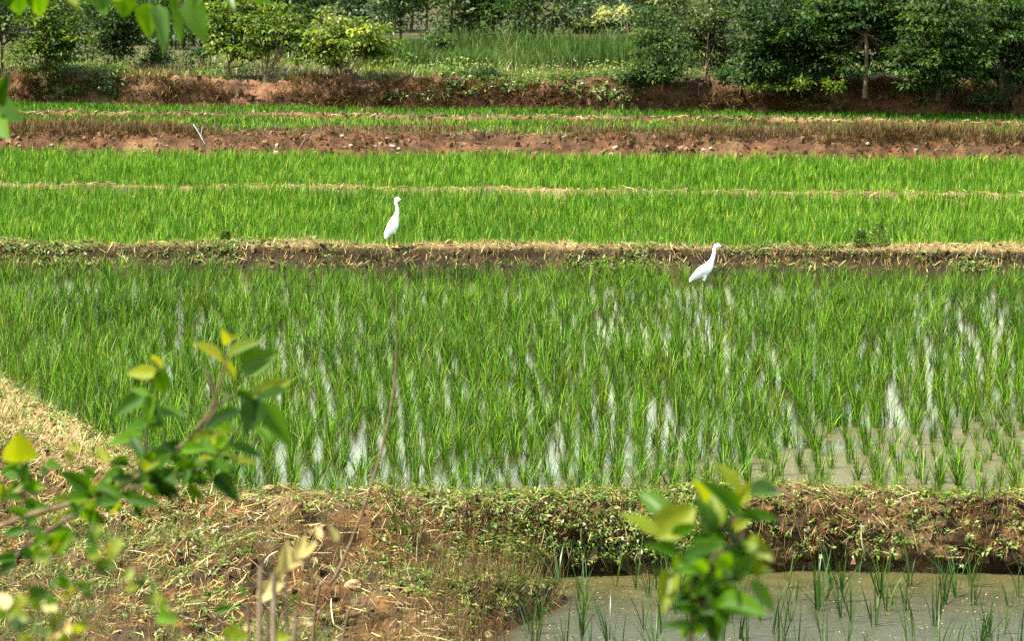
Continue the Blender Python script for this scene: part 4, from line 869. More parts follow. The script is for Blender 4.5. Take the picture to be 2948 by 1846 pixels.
# ------------------------------------------------------------------ single small things on the banks
def stick(name, label, cat, pts, r, m, group=None, side=None, n=14):
    c = curve(np.array(pts), n); b = c[0].copy()
    g = Geo(); tube(c - b, np.linspace(r, r * 0.4, n), 6, 0.5, g)
    o = link(name, g.mesh(name, m), None, b); tag(o, label, cat, group)
    for s in (side or []):
        g2 = Geo(); q = curve(np.array(s), 8) - b; tube(q, np.linspace(r * 0.6, r * 0.25, 8), 5, 0.5, g2); link('side_twig', g2.mesh('side_twig', m), o)
    return o
def on_plane(a, y): return PD(a[0], a[1], y)
def surf_y(sw, px_, py_):                   # where the ray through a pixel meets a bank
    p = sw.P.reshape(-1, 3); x, y = to_px(p); return p[np.argmin((x - px_) ** 2 + (y - py_) ** 2)]
def stone(name, label, px_, py_, w_, h_, sw, m, group=None, cat='stone'):
    p = surf_y(sw, px_, py_); s = FPX / p[1]
    th, ph = np.meshgrid(np.linspace(0, 2 * math.pi, 15)[:-1], np.linspace(0.12, math.pi - 0.12, 9), indexing='ij')
    u = np.stack([np.cos(th) * np.sin(ph), np.sin(th) * np.sin(ph), np.cos(ph)], -1)
    o_ = R.uniform(0, 50); f = 1 + 0.32 * fbm(u[..., 0] * 1.4 + o_, u[..., 1] * 1.4, u[..., 2] * 1.4, 3, 5)
    V = u * f[..., None] * np.array([w_ / s / 2, w_ / s / 2.4, h_ / s / 2]) * 0.8
    a, b = th.shape; i = np.arange(a)[:, None] * b + np.arange(b - 1)[None]; j = ((np.arange(a)[:, None] + 1) % a) * b + np.arange(b - 1)[None]
    g = Geo(); g.add(V.reshape(-1, 3), np.stack([i, j, j + 1, i + 1], -1), 0.5)
    caps = np.arange(a) * b
    o = link(name, g.mesh(name, m, False), None, p + [0, -0.3 * w_ / s / 2, 0.1 * h_ / s]); return tag(o, label, cat, group)
for a, b, w_, h_ in [(68, 437, 13, 10), (413, 439, 9, 9), (740, 446, 14, 10), (985, 392, 16, 10), (1010, 417, 15, 12), (1078, 418, 18, 9), (1125, 419, 20, 12), (1150, 427, 14, 8), (1775, 424, 20, 14), (1757, 444, 16, 13),
                     (2024, 430, 14, 11), (2047, 431, 12, 12), (2500, 414, 15, 10), (2300, 458, 10, 7), (690, 419, 12, 8), (835, 446, 16, 8), (905, 440, 10, 8), (150, 421, 16, 8), (1590, 452, 12, 8), (330, 446, 9, 7), (2480, 470, 12, 8)]:
    stone('stone', 'small pale stone lying on the red brown bank', a, b, w_, h_, k1, M['stone'], 'small pale stones on the red brown bank')
stone('stone', 'largest white stone at the foot of the red brown bank', 794, 441, 24, 15, k1, M['stone'])
stone('stone', 'upright white stone above the largest one on the bank', 797, 422, 14, 17, k1, M['stone'])
stone('earth_clod', 'big pale clod of earth at bottom centre left', 1022, 1690, 66, 44, near, M['clod'], cat='clod')
stone('earth_clod', 'smaller pale clod left of the big one', 878, 1688, 34, 26, near, M['clod'], cat='clod')
stone('earth_clod', 'pale clod on the bund crown by the rice', 768, 1394, 40, 22, near, M['clod'], cat='clod')
stone('earth_clod', 'pale clod below the dry stalks on left slope', 750, 1556, 34, 22, near, M['clod'], cat='clod')
def lean(sw, a, b, name, label, cat, r, m, out=0.06, group=None, side=None):
    p = surf_y(sw, *a); q = PD(b[0], b[1], p[1] - out); p = p - [0, 0, 0.03]
    mid = (p + q) / 2 + R.normal(0, 0.012, 3)
    sd = None
    if side: sd = [[PD(x0, y0, p[1] - out * .6), PD(x1, y1, p[1] - out * .8)] for (x0, y0, x1, y1) in side]
    return stick(name, label, cat, [p, mid, q], r, m, group, sd)
lean(near, (1279, 1530), (1406, 1377), 'twig', 'dark forked twig slanting up over the near bund', 'twig', 0.006, M['twig'], 0.1, None, [(1340, 1455, 1352, 1395), (1310, 1490, 1340, 1420)])
lean(near, (2827, 1515), (2829, 1353), 'twig', 'dark upright twig, left of two at right edge', 'twig', 0.0065, M['twig'], 0.05, None, [(2828, 1430, 2842, 1415)])
lean(near, (2863, 1500), (2886, 1328), 'twig', 'dark slanting twig, right of two at right edge', 'twig', 0.006, M['twig'], 0.05)
lean(near, (2495, 1602), (2480, 1508), 'straw_stalk', 'thick white straw stalk hanging on the near bund', 'straw', 0.008, M['straw_solid'], 0.03)
lean(near, (1197, 1622), (1203, 1537), 'straw_stalk', 'white upright straw stalk left of the lower paddy', 'straw', 0.007, M['straw_solid'], 0.03)
lean(near, (1187, 1672), (1182, 1612), 'straw_stalk', 'short pale straw stalk under the white upright one', 'straw', 0.006, M['straw_solid'], 0.03)
lean(near, (900, 1470), (933, 1422), 'straw_stalk', 'broad pale straw on the left part of bund', 'straw', 0.007, M['straw_solid'], 0.03)
lean(near, (762, 1616), (800, 1588), 'straw_stalk', 'pale straw lying left of the dead yellow leaves', 'straw', 0.008, M['straw_solid'], 0.03)
lean(near, (660, 1680), (715, 1648), 'straw_stalk', 'wide pale straw at lower left of the stump', 'straw', 0.010, M['straw_solid'], 0.03)
lean(near, (1280, 1619), (1318, 1700), 'straw_stalk', 'pale crossed stalk beside the lower paddy, falling right', 'straw', 0.005, M['straw_solid'], 0.05)
lean(near, (1290, 1700), (1310, 1615), 'straw_stalk', 'pale crossed stalk beside the lower paddy, rising right', 'straw', 0.005, M['straw_solid'], 0.05)
for a, b, c, d in [(995, 1552, 1000, 1470), (985, 1560, 990, 1478), (1010, 1560, 1007, 1490), (938, 1690, 952, 1612), (925, 1750, 955, 1640), (985, 1760, 975, 1660), (960, 1800, 1000, 1690), (840, 1700, 842, 1640), (855, 1690, 862, 1655), (905, 1800, 935, 1700), (815, 1550, 805, 1465), (1365, 1600, 1370, 1490), (1360, 1620, 1385, 1500), (1655, 1500, 1652, 1390)]:
    lean(near, (a, b), (c, d), 'dead_weed', 'thin reddish brown dead stem standing on the near slope', 'stem', 0.0055, M['stem_red'], 0.05, 'reddish dead stems on the near slope')
lean(k1, (2725, 464), (2705, 432), 'dry_branch', 'short pale dry branch on the red bank near right edge', 'branch', 0.012, M['bark_pale'], 0.1)
lean(k1, (2820, 468), (2778, 425), 'dry_branch', 'bundle of pale dry sticks on the red bank at far right', 'branch', 0.012, M['bark_pale'], 0.1, None, [(2805, 455, 2770, 430), (2826, 470, 2795, 428), (2845, 472, 2800, 435)])
lean(k1, (862, 428), (890, 385), 'dry_branch', 'pale bent stick on the red bank left of centre', 'branch', 0.010, M['bark_pale'], 0.1, None, [(868, 412, 905, 386)])
st = surf_y(k1, 605, 440)
stick('plastic_strip', 'pale bluish plastic strip trailing down the red bank', 'plastic strip', [PD(557, 358, st[1] + 0.35), PD(570, 378, st[1] + 0.1), PD(585, 405, st[1] - 0.1), PD(600, 428, st[1] - 0.1), PD(607, 440, st[1] - 0.12)], 0.0055, M['plastic'], None, [[PD(578, 392, st[1] - 0.05), PD(583, 360, st[1] + 0.2)]])
st = surf_y(k2, 413, 292)
stick('bare_sapling', 'bare pale forked sapling standing at the left bank', 'sapling', [PZ(413, 296, 0.48), PD(411, 258, st[1] - 0.15), PD(416, 235, st[1] - .15), PD(418, 205, st[1] - .15)], 0.012, M['bark_pale'], None,
      [[PD(412, 256, st[1] - .15), PD(445, 230, st[1] - .2)], [PD(411, 258, st[1] - .15), PD(398, 225, st[1] - .1)]])
b = PZ(499, 288, 0.52)
make_tree('leafy_sapling', 'thin stemmed sapling with one leaf tuft on left bank', 'sapling', None, b, [(0.06, -.15, 0.30, .09, .08, .09)], 8, 16, .07, M['tree_bright'], M['bark_pale'], 0.01, 0.8, 5, .09)
st = PZ(1470, 196, 0.95)
stick('bare_sapling', 'leafless grey branching sapling in the reed meadow', 'sapling', [st, st + [-.05, -.1, .35], st + [-.18, -.1, .8]], 0.014, M['bark_pale'], None, [[st + [-.05, -.1, .33], st + [.12, -.15, .55]], [st + [-.08, -.1, .45], st + [.02, -.1, .8]]])
def weed_plume(px_, py_, h, label):
    p = surf_y(b1, px_, py_); root = empty('feathery_weed', p, label, 'weed', 'feathery weeds on the dark bund')
    g = Geo(); tube(np.array([[0, 0, -0.02], [0.005, 0, h * .5], [0, 0, h]]), [0.006, 0.004, 0.002], 5, .5, g); link('stem', g.mesh('plume_stem', M['bark_dark']), root)
    n = 520; t = R.uniform(0.0, 1, n); a = R.uniform(0, 6.28, n); r = (1 - t) ** 0.6 * h * 0.55 * R.uniform(0.05, 1, n) * (0.6 + 0.6 * np.abs(np.sin(a * 2.5 + t * 14)))
    P = np.stack([r * np.cos(a), r * np.sin(a), t * h - r * .1], -1); d = np.stack([np.cos(a), np.sin(a), 0.5 + 0 * a], -1)
    g = Geo(); leafcards(P, d, R.normal(0, 1, (n, 3)), 0.05, 0.010, R.uniform(0, .75, n), g); link('leaves', g.mesh('plume_leaves', M['weed']), root)
weed_plume(2480, 712, 0.20, 'shorter left feathery dark weed on the bund crown')
weed_plume(2530, 712, 0.28, 'taller right feathery dark weed on the bund crown')
weed_plume(650, 700, 0.13, 'small dark weed on the bund crown left of the first egret')

# ------------------------------------------------------------------ foreground shrubs, leaf by leaf
def leaf_mesh(name, m, curl, fold, wave, heart=0.0):
    nu, nv = 9, 5
    u = np.linspace(0, 1, nu)[:, None]; v = np.linspace(-1, 1, nv)[None]
    prof = np.sin(np.pi * np.clip(u, 0, 1) ** (0.72 if not heart else 0.5)) ** (0.8 if not heart else 0.75) * (1 - 0.15 * u) + 0.02
    X = u + 0 * v - heart * 0.10 * (np.abs(v) * (1 - u)); Y = 0.5 * prof * v
    Z = fold * np.abs(Y) - curl * u ** 2 + wave * np.sin(u * 9 + v * 2) * np.abs(v)
    P = np.stack([X, Y, Z + 0 * X], -1)
    return grid_geo(P, np.clip(0.5 - 0.25 * (np.abs(v) < 0.1) + 0 * X, 0, 1)).mesh(name, m)
LV = {}
for key in ('leaf_mature', 'leaf_young', 'leaf_pale', 'leaf_dead_and_glint'):
    LV[key] = [leaf_mesh('leaf', M[key], c, f, wv) for c, f, wv in ((0.10, 0.25, 0.010), (0.22, 0.35, 0.015), (0.02, 0.15, 0.02), (-0.08, 0.45, 0.008))]
LV['heart'] = [leaf_mesh('leaf', M['leaf_mature'], c, 0.2, 0.01, 1.0) for c in (0.1, 0.2)]
LV['heart_pale'] = [leaf_mesh('leaf', M['leaf_pale'], c, 0.2, 0.01, 1.0) for c in (0.1, 0.2)]
KEY = {'y': 'leaf_young', 'g': 'leaf_mature', 'p': 'leaf_pale', 'd': 'leaf_dead_and_glint', 'h': 'heart', 'q': 'heart_pale'}
def add_leaf(root, d, b, t, wr, k, face=None):
    d0 = d + R.uniform(-0.06, 0.06); d1 = d0 + R.uniform(-0.035, 0.035)
    P0, P1 = PD(b[0], b[1], d0), PD(t[0], t[1], d1)
    ax = Vector(P1 - P0); L = ax.length; ax.normalize()
    # how much the blade turns its face to the viewer follows from its look: wide = facing, narrow = edge on
    f = min(1.0, wr / 0.62)
    view = Vector((0, -1, 0.14)); upv = Vector((0, 0, 1))
    n = (view * (0.45 + f) + upv * (0.95 - 0.5 * f) + Vector(R.normal(0, 0.22, 3))).normalized()
    n = (n - ax * n.dot(ax)).normalized(); s = n.cross(ax)
    P0 = P0 - np.array(ax) * L * 0.04; L *= 1.08 * (1.15 if d < 4.2 and d > 3.5 else 1.05); wtrue = L * max(wr, 0.40) * 0.98
    m = Matrix(((ax.x * L, s.x * wtrue, n.x * L, P0[0]), (ax.y * L, s.y * wtrue, n.y * L, P0[1]), (ax.z * L, s.z * wtrue, n.z * L, P0[2]), (0, 0, 0, 1)))
    ms = LV[KEY[k]]; o = link('leaf', ms[int(R.integers(0, len(ms)))], root)
    o.matrix_basis = Matrix.Translation(-Vector(root.location)) @ m
def add_stem(root, d, pts, r0, r1, m, name='stem'):
    P = np.array([PD(p[0], p[1], d + (p[2] if len(p) > 2 else 0)) for p in pts]) - np.array(root.location)
    g = Geo(); c = curve(P, 26); tube(c, np.linspace(r0, r1, 26), 6, .5, g); return link(name, g.mesh(name, m), root)
def c1(x, y): return (280 + x / 2.8, 920 + y / 2.8)
def c2(x, y): return (x / 2.34, 1200 + y / 2.34)
def c3(x, y): return (1780 + x / 2.875, 1320 + y / 2.875)
def c4(x, y): return (x / 3.178, y / 3.178)
def c5(x, y): return (600 + x / 3.818, 1450 + y / 3.818)

DL = 5.0
bl = PD(-260, 1950, DL); root = empty('leafy_shrub', (bl[0], bl[1], tz(bl[0], bl[1])), 'large out of focus leafy shrub reaching in from the left', 'shrub')
gz = tz(bl[0], bl[1])
for pts, r0, r1, m in [
    ([(-260, 2900), (-240, 2100), (-150, 1640), (0, 1516), (214, 1448), (342, 1401), (450, 1340), (530, 1277), (575, 1225), (608, 1177), (628, 1113), (645, 1070), (653, 1015)], 0.0048, 0.0016, 'bark'),
    ([(-240, 2100), (-100, 1760), (38, 1614), (128, 1538), (239, 1473), (342, 1431), (440, 1385), (544, 1363), (610, 1330), (680, 1250), (735, 1160), (745, 1135)], 0.0042, 0.0016, 'twig'),
    ([(342, 1401), (405, 1340), (425, 1240), (433, 1141), (446, 1085)], 0.0025, 0.0014, 'twig'),
    ([(530, 1277), (620, 1180), (600, 1090), (585, 1068)], 0.002, 0.003, 'bark'),
    ([(608, 1177), (680, 1135), (730, 1130)], 0.002, 0.0014, 'twig'),
    ([(38, 1614), (79, 1555), (72, 1470), (68, 1392), (58, 1320)], 0.003, 0.0013, 'twig')]:
    add_stem(root, DL, pts, r0, r1, M[m])
for b, t, wr, k in [((1000, 340), (780, 210), .4, 'y'), ((1040, 200), (1010, 90), .45, 'y'), ((1050, 165), (1145, 125), .45, 'y'), ((1050, 300), (1290, 175), .36, 'y'), ((1170, 400), (1450, 285), .68, 'p'), ((1000, 350), (1145, 490), .45, 'y'),
    ((1270, 620), (1555, 480), .3, 'y'), ((1300, 640), (1525, 560), .3, 'g'), ((1290, 640), (1205, 900), .72, 'g'), ((1330, 680), (1540, 1000), .42, 'g'), ((1150, 740), (870, 870), .34, 'g'), ((1280, 870), (1410, 990), .4, 'g'),
    ((1080, 1020), (1320, 1095), .24, 'g'), ((790, 1150), (1090, 1210), .27, 'g'), ((950, 1260), (1125, 1440), .55, 'g'), ((780, 1240), (870, 1330), .65, 'g'), ((740, 1340), (840, 1450), .62, 'g'), ((480, 1340), (660, 1440), .62, 'g'),
    ((560, 1350), (590, 1480), .5, 'g'), ((260, 1305), (160, 1345), .6, 'g'), ((215, 1220), (30, 1310), .5, 'g'), ((250, 1150), (95, 1165), .55, 'g'), ((85, 1165), (-5, 1045), .36, 'y'), ((350, 920), (95, 1010), .3, 'g'), ((280, 960), (365, 1110), .45, 'p'),
    ((470, 1210), (580, 1100), .6, 'g'), ((410, 1190), (300, 1130), .5, 'g'), ((760, 975), (965, 912), .3, 'y'), ((640, 1060), (725, 1015), .45, 'y'), ((830, 985), (935, 1060), .6, 'g'), ((560, 1045), (650, 985), .5, 'g'), ((1000, 1075), (1065, 1150), .4, 'p'),
    ((1090, 1150), (1285, 1150), .25, 'y'), ((720, 1110), (640, 1190), .4, 'y'), ((480, 1300), (745, 1240), .24, 'g'), ((490, 445), (245, 425), .38, 'y'), ((480, 420), (560, 600), .62, 'g'), ((430, 310), (535, 385), .36, 'y'), ((420, 590), (145, 760), .4, 'p'),
    ((415, 615), (275, 555), .32, 'g'), ((430, 600), (410, 820), .38, 'g'), ((440, 680), (525, 850), .4, 'g'), ((490, 740), (695, 765), .42, 'p'), ((840, 1330), (760, 1250), .5, 'g'), ((380, 1270), (480, 1290), .5, 'y'), ((900, 870), (1130, 900), .3, 'g'), ((620, 1230), (700, 1130), .4, 'g'), ((690, 1180), (820, 1120), .45, 'g'),
    ((1230, 640), (1130, 560), .5, 'g'), ((1180, 690), (1240, 590), .5, 'g')]:
    add_leaf(root, DL, c1(*b), c1(*t), wr, k)
for b, t, wr, k in [((140, 300), (125, 140), .95, 'y'), ((150, 440), (185, 310), .6, 'g'), ((110, 420), (35, 365), .5, 'g'), ((155, 480), (285, 500), .5, 'g'), ((150, 560), (25, 555), .55, 'p'), ((165, 605), (290, 600), .45, 'g'), ((160, 680), (45, 640), .5, 'g'), ((180, 725), (245, 670), .6, 'p'),
    ((185, 780), (290, 755), .5, 'g'), ((170, 765), (25, 795), .45, 'p'), ((130, 900), (235, 965), .6, 'g'), ((100, 935), (-10, 965), .55, 'g'), ((95, 985), (0, 1050), .5, 'g'), ((0, 560), (20, 440), .6, 'y'), ((600, 480), (440, 390), .6, 'g'), ((640, 395), (555, 350), .6, 'g'), ((590, 550), (465, 560), .5, 'g'),
    ((620, 680), (515, 640), .55, 'p'), ((600, 710), (655, 580), .5, 'g'), ((660, 585), (805, 560), .45, 'p'), ((480, 560), (385, 555), .5, 'y'), ((650, 480), (800, 520), .4, 'g'), ((430, 240), (490, 310), .5, 'y'), ((460, 210), (545, 235), .4, 'y'), ((310, 320), (395, 335), .4, 'g'), ((280, 360), (330, 395), .5, 'g'), ((900, 600), (960, 690), .4, 'g'), ((860, 560), (1050, 590), .35, 'g'), ((800, 600), (760, 660), .5, 'y')]:
    add_leaf(root, DL - 0.1, c2(*b), c2(*t), wr, k)

for (a, b_, n_) in [((200, 1450), (350, 1400), 20), ((350, 1400), (530, 1290), 20), ((240, 1473), (440, 1385), 18), ((440, 1385), (600, 1335), 18), ((40, 1610), (240, 1475), 10), ((600, 1330), (740, 1140), 10), ((420, 1330), (440, 1120), 9), ((60, 1540), (60, 1330), 9)]:
    for q in range(n_):
        f = R.uniform(); x, y = a[0] + (b_[0] - a[0]) * f, a[1] + (b_[1] - a[1]) * f; an = R.uniform(0, 6.28); l = R.uniform(35, 70)
        add_leaf(root, DL + R.uniform(-.1, .15), (x, y), (x + l * math.cos(an), y + l * math.sin(an) * 0.7), R.uniform(.3, .6), 'g' if R.uniform() < .78 else 'y')
DR = 3.7
br = PD(1995, 1950, DR); gz = tz(br[0], br[1]); root = empty('leafy_shoot', (br[0], br[1], gz), 'out of focus leafy green shoot before the lower paddy', 'shrub')
stem_bottom = to_px((br[0], br[1], gz))
for pts, r0, r1 in [([stem_bottom, c3(600, 1512), c3(690, 1250), c3(740, 1050), c3(800, 800), c3(850, 640), c3(880, 540)], 0.0034, 0.0013), ([c3(740, 1050), c3(600, 850), c3(480, 700)], 0.003, 0.0014), ([c3(800, 800), c3(980, 700), c3(1050, 600)], 0.0026, 0.0013), ([c3(850, 640), c3(960, 480), c3(1010, 360)], 0.002, 0.0012)]:
    add_stem(root, DR, pts, r0, r1, M['twig'])
for b, t, wr, k in [((420, 480), (205, 290), .5, 'p'), ((330, 640), (75, 475), .38, 'y'), ((330, 660), (575, 455), .72, 'y'), ((700, 390), (605, 215), .3, 'y'), ((770, 620), (690, 380), .55, 'p'), ((830, 570), (785, 330), .5, 'y'), ((1000, 470), (755, 225), .38, 'g'), ((995, 380), (1100, 220), .55, 'y'), ((1000, 260), (845, 65), .28, 'y'),
    ((1090, 300), (1340, 240), .48, 'p'), ((1000, 500), (1280, 525), .32, 'g'), ((940, 630), (1115, 505), .38, 'y'), ((460, 690), (670, 585), .34, 'g'), ((490, 790), (265, 715), .4, 'g'), ((560, 820), (790, 725), .32, 'g'), ((570, 860), (750, 790), .42, 'p'), ((1060, 680), (1235, 810), .5, 'y'), ((1000, 650), (975, 820), .6, 'g'), ((950, 990), (1110, 825), .62, 'g'),
    ((1140, 780), (1150, 980), .38, 'y'), ((1180, 950), (1290, 915), .35, 'y'), ((860, 950), (990, 1010), .4, 'g'), ((600, 890), (765, 975), .45, 'g'), ((430, 930), (375, 1250), .25, 'y'), ((1085, 1020), (1245, 1240), .25, 'p'), ((840, 1180), (1160, 1260), .5, 'g'), ((790, 1190), (920, 1340), .62, 'g'), ((650, 1300), (490, 1190), .5, 'g'), ((770, 1310), (800, 1500), .62, 'g'), ((620, 1420), (415, 1375), .36, 'p'),
    ((710, 1000), (550, 1030), .5, 'g'), ((760, 1000), (640, 1120), .55, 'g'), ((840, 1000), (940, 1130), .55, 'g'), ((790, 780), (920, 740), .5, 'g'), ((840, 650), (690, 640), .5, 'g'), ((760, 1090), (880, 1190), .5, 'g'), ((700, 920), (560, 900), .5, 'g'), ((820, 830), (960, 930), .5, 'g'), ((560, 820), (470, 960), .5, 'g'), ((880, 600), (1000, 660), .5, 'g'), ((900, 760), (1060, 760), .5, 'g'), ((720, 870), (860, 950), .5, 'g'), ((640, 960), (520, 880), .5, 'g')]:
    add_leaf(root, DR, c3(*b), c3(*t), wr, k)

for q in range(44):
    f = R.uniform(); x, y = c3(np.interp(f, [0, .5, 1], [660, 760, 870]), np.interp(f, [0, .5, 1], [1350, 950, 560])); an = R.uniform(0, 6.28); l = R.uniform(45, 80)
    add_leaf(root, DR + R.uniform(0, .15), (x, y), (x + l * math.cos(an), y + l * math.sin(an) * 0.7), R.uniform(.35, .6), 'g')
DT = 5.4                                     # a roadside tree whose low bough hangs into the upper left corner
bt = PD(-520, 900, DT); gz = tz(bt[0], bt[1])
root = empty('roadside_tree', (bt[0], bt[1], gz), 'near tree out of focus, heart shaped leaves hanging in upper left corner', 'tree')
g = Geo(); tube(curve(np.array([[0, 0, -.1], [0.03, 0, 1.0], [0.0, 0.05, 2.2], [0.05, 0, 3.4]]), 20), np.linspace(0.06, 0.03, 20), 10, .5, g); link('trunk', g.mesh('trunk', M['bark']), root)
for pts, r0, r1 in [([(-520, 250), (-350, -60), (-60, -130), (200, -110), (420, -60), (560, -40), (720, -60)], 0.012, 0.003), ([(-520, 600), (-300, 380), (-120, 300), (-20, 290)], 0.008, 0.002), ([(420, -60), (500, -10), (530, 20)], 0.002, 0.001)]:
    add_stem(root, DT, pts, r0, r1, M['bark'], 'bough')
for b, t, wr, k in [((140, -90), (195, 135), .85, 'h'), ((330, -80), (375, 145), .8, 'h'), ((930, -90), (945, 118), .9, 'h'), ((1150, -60), (1110, 165), .85, 'h'), ((1350, 60), (1355, 335), .75, 'h'), ((1440, 90), (1525, 440), .42, 'q'), ((1590, 120), (1665, 385), .4, 'q'), ((1740, 40), (1870, 365), .68, 'q'), ((1610, -60), (1590, 120), .5, 'h'),
    ((2080, -30), (2145, 75), .42, 'q'), ((2320, -90), (2400, 45), .7, 'h'), ((1850, -60), (1760, 60), .6, 'q'), ((640, -60), (715, 85), .3, 'y'), ((60, -60), (90, 60), .4, 'y'), ((-30, 910), (55, 715), .6, 'h'), ((-40, 950), (185, 1095), .8, 'q'), ((-50, 1100), (60, 1245), .8, 'h'), ((-20, 890), (65, 885), .4, 'y')]:
    add_leaf(root, DT, c4(*b), c4(*t), wr, k)

# cut stump with dead pale leaves at the bottom left
DS = 4.8
bs = PD(760, 1950, DS); gz = tz(bs[0], bs[1]); root = empty('cut_stump', (bs[0], bs[1], gz), 'blurred cut stems with pale yellow dead leaves at the bottom', 'stump')
sb = to_px((bs[0], bs[1], gz))
for top, r, m in [(c5(575, 680), .0055, 'bark_pale'), (c5(720, 760), .007, 'bark_pale'), (c5(860, 800), .004, 'bark_pale'), (c5(440, 1080), .005, 'bark'), (c5(960, 1180), .004, 'bark_pale'), (c5(640, 900), .004, 'bark_pale')]:
    add_stem(root, DS + R.uniform(-.3, .3), [(sb[0] + R.uniform(-120, 160), sb[1]), (sb[0] * .6 + top[0] * .4 + R.uniform(-30, 30), sb[1] * .6 + top[1] * .4), (sb[0] * .3 + top[0] * .7 + R.uniform(-18, 18), sb[1] * .3 + top[1] * .7), top], r * 0.9, r * 0.7, M[m])
for b, t, wr, k in [((830, 760), (860, 440), .4, 'd'), ((860, 700), (1030, 640), .45, 'd'), ((960, 620), (1060, 370), .42, 'd'), ((990, 600), (1180, 420), .45, 'd'), ((1230, 390), (1190, 260), .5, 'd'), ((1420, 420), (1330, 250), .42, 'd'), ((540, 1030), (800, 900), .55, 'd'), ((780, 820), (830, 640), .35, 'd'), ((600, 1000), (690, 830), .45, 'd'), ((1060, 1330), (1160, 1290), .6, 'd'),
    ((200, 1480), (330, 1360), .8, 'y'), ((300, 1512), (400, 1450), .6, 'y'), ((60, 1200), (280, 1130), .4, 'g'), ((720, 1400), (760, 1250), .5, 'g'), ((400, 1360), (480, 1370), .8, 'd'), ((420, 1000), (330, 930), .5, 'g'), ((900, 1100), (1000, 1020), .4, 'g'), ((700, 1500), (900, 1470), .5, 'y')]:
    add_leaf(root, DS, c5(*b), c5(*t), wr, k)
# low nearer shrub, its tips blurred into discs at the lower left corner
DN = 3.4
bn = PD(60, 2050, DN); gz = tz(bn[0], bn[1]); root = empty('low_shrub', (bn[0], bn[1], gz), 'very blurred small leaved shrub in the lower left corner', 'shrub')
sb = to_px((bn[0], bn[1], gz))
tips = [(15, 1743), (17, 1786), (162, 1796), (123, 1742), (172, 1841), (80, 1727), (213, 1803), (120, 1600), (270, 1590), (285, 1560), (230, 1700), (375, 1676), (440, 1720), (465, 1750), (60, 1830), (110, 1830), (300, 1640), (330, 1600), (150, 1560), (180, 1700)]
for i, tp_ in enumerate(tips):
    add_stem(root, DN, [sb, ((sb[0] * 0.5 + tp_[0] * 0.5) + R.uniform(-20, 20), sb[1] * 0.5 + tp_[1] * 0.5), tp_], 0.0018, 0.0006, M['weed'] if False else M['bark'])
    for j in range(3):
        a = R.uniform(-2.6, 0.4); l = R.uniform(28, 52); bx_, by_ = tp_[0] + R.uniform(-18, 18), tp_[1] + R.uniform(-12, 30)
        add_leaf(root, DN, (bx_, by_), (bx_ + l * math.cos(a), by_ + l * math.sin(a)), R.uniform(.35, .7), 'd' if (i < 5 and j == 0) else ('y' if R.uniform() < .6 else 'g'))  # pale yellow leaf on the first tips: blurred sunlit highlights put into colour
# tall dry grass stems crossing the view
def tall(name, label, pts, d, r):
    P = [PD(x, y, d) for x, y in pts]; e = P[0].copy(); e[2] = tz(e[0], e[1]) - .03; e[0] -= 0.05
    return stick(name, label, 'grass stem', [e] + P, r, M['bark'], None, None, 40)
tall('dry_grass_stem', 'long curved dry grass stem rising across the rice to the bund', [(905, 1783), (961, 1672), (1024, 1528), (1075, 1380), (1108, 1260), (1130, 1150), (1140, 1050), (1141, 960), (1128, 870), (1107, 793)], 8.0, 0.0048)
tall('dry_grass_stem', 'shorter blurred dry stem right of the long one, at bottom', [(985, 1860), (1050, 1740), (1080, 1680), (1103, 1633)], 8.0, 0.004)
# floating flecks on both waters; the lower paddy's glitter is put into bright flecks
gfl = Geo(); n = 2600; X = R.uniform(-0.6, 4.6, n); Y = 18.3 + 3.9 * R.uniform(0, 1, n) ** 0.9
k = fbm(X * 1.1, Y * 1.6, 0, 3, 111) > -0.25; X, Y = X[k], Y[k]; n = len(X)
leafcards(np.stack([X, Y, np.full(n, -0.416)], -1), np.stack([R.normal(0, 1, n), R.normal(0, .5, n), 0 * X], -1), np.tile([0, 0, 1.0], (n, 1)), R.uniform(.006, .028, n), R.uniform(.004, .010, n), R.uniform(0.2, 1, n), gfl, 0.02)
n = 2200; X = R.uniform(-2.5, 4.8, n); Y = NB(X) + 0.15 + 2.6 * R.uniform(0, 1, n) ** 1.3
leafcards(np.stack([X, Y, np.full(n, 0.004)], -1), np.stack([R.normal(0, 1, n), R.normal(0, .5, n), 0 * X], -1), np.tile([0, 0, 1.0], (n, 1)), R.uniform(.006, .03, n), R.uniform(.004, .012, n), R.uniform(0.3, 1, n), gfl, 0.02)
tag(link('flecks_and_glitter', gfl.mesh('flecks_and_glitter', M['straw'])), 'floating flecks and painted glitter on the paddy water', 'flecks', kind='stuff')
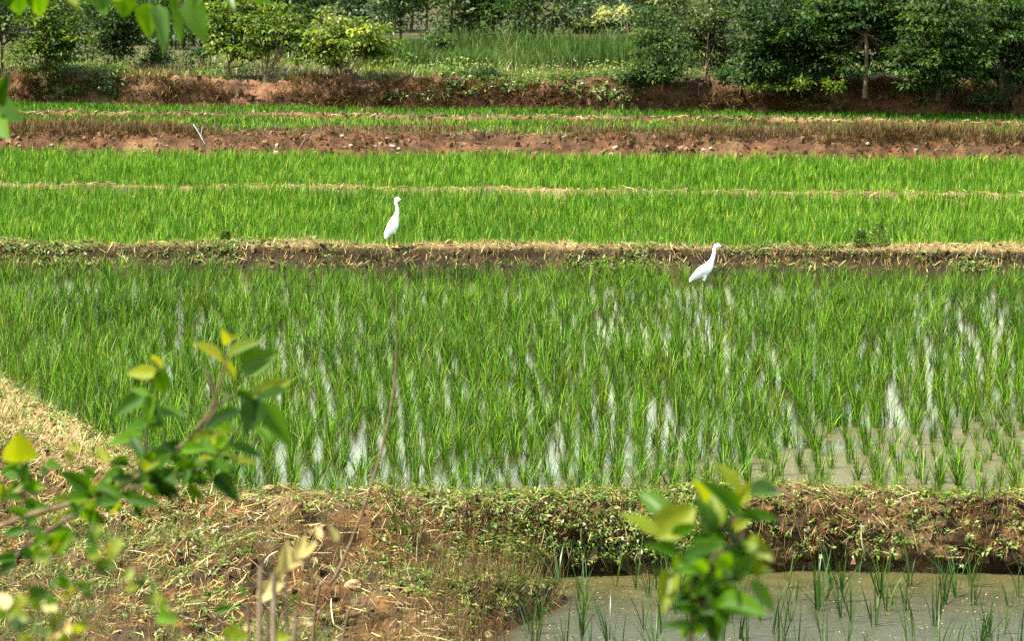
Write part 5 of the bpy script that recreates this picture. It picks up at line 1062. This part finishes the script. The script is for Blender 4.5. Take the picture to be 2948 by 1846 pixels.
# crumbled clods and grit on the bare banks
def clods_on(sw, n, s0, s1, weight, geo):
    P, N = sw.sample(n, weight); cb = np.array([[-1, -1, -1], [1, -1, -1], [1, 1, -1], [-1, 1, -1], [-1, -1, 1], [1, -1, 1], [1, 1, 1], [-1, 1, 1]], float) * 0.5
    V = cb[None] * (1 + R.normal(0, 0.28, (n, 8, 3))) * (s0 + (s1 - s0) * R.uniform(0, 1, n) ** 3)[:, None, None] * R.uniform(0.6, 1.2, (n, 1, 3))
    a = R.uniform(0, 6.28, n); c, s = np.cos(a)[:, None], np.sin(a)[:, None]
    V = np.stack([V[..., 0] * c - V[..., 1] * s, V[..., 0] * s + V[..., 1] * c, V[..., 2] + 0.35 * V[..., 0]], -1) + P[:, None] + N[:, None] * s0 * 0.3
    q = np.array([[0, 3, 2, 1], [4, 5, 6, 7], [0, 1, 5, 4], [1, 2, 6, 5], [2, 3, 7, 6], [3, 0, 4, 7]])
    geo.add(V.reshape(-1, 3), (np.arange(n)[:, None, None] * 8 + q[None]).reshape(-1, 4), np.repeat(R.uniform(0, 0.9, n) ** 2, 8))
gc = Geo()
clods_on(near, 5200, 0.008, 0.05, lambda P: vis(P) * above(P), gc)
tag(link('earth_crumbs', gc.mesh('earth_crumbs', M['earth_near'], False)), 'crumbled earth and grit over the near slope', 'earth crumbs', kind='stuff')
gc = Geo()
clods_on(k1, 3200, 0.018, 0.085, lambda P: (P[..., 2] < 0.50) * 1.0, gc)
clods_on(k2, 1600, 0.02, 0.12, lambda P: (P[..., 2] > 0.5) * 1.0, gc)
clods_on(b3, 700, 0.02, 0.07, lambda P: (P[..., 2] > 0.46) * 1.0, gc)
tag(link('earth_crumbs', gc.mesh('earth_crumbs', M['earth_red'], False)), 'red earth rubble crumbling from the far banks', 'earth crumbs', kind='stuff')
gc = Geo()
clods_on(b1, 2200, 0.012, 0.05, lambda P: v1(P), gc)
tag(link('earth_crumbs', gc.mesh('earth_crumbs', M['earth_bund'], False)), 'dark earth crumbs on the long bund', 'earth crumbs', kind='stuff')
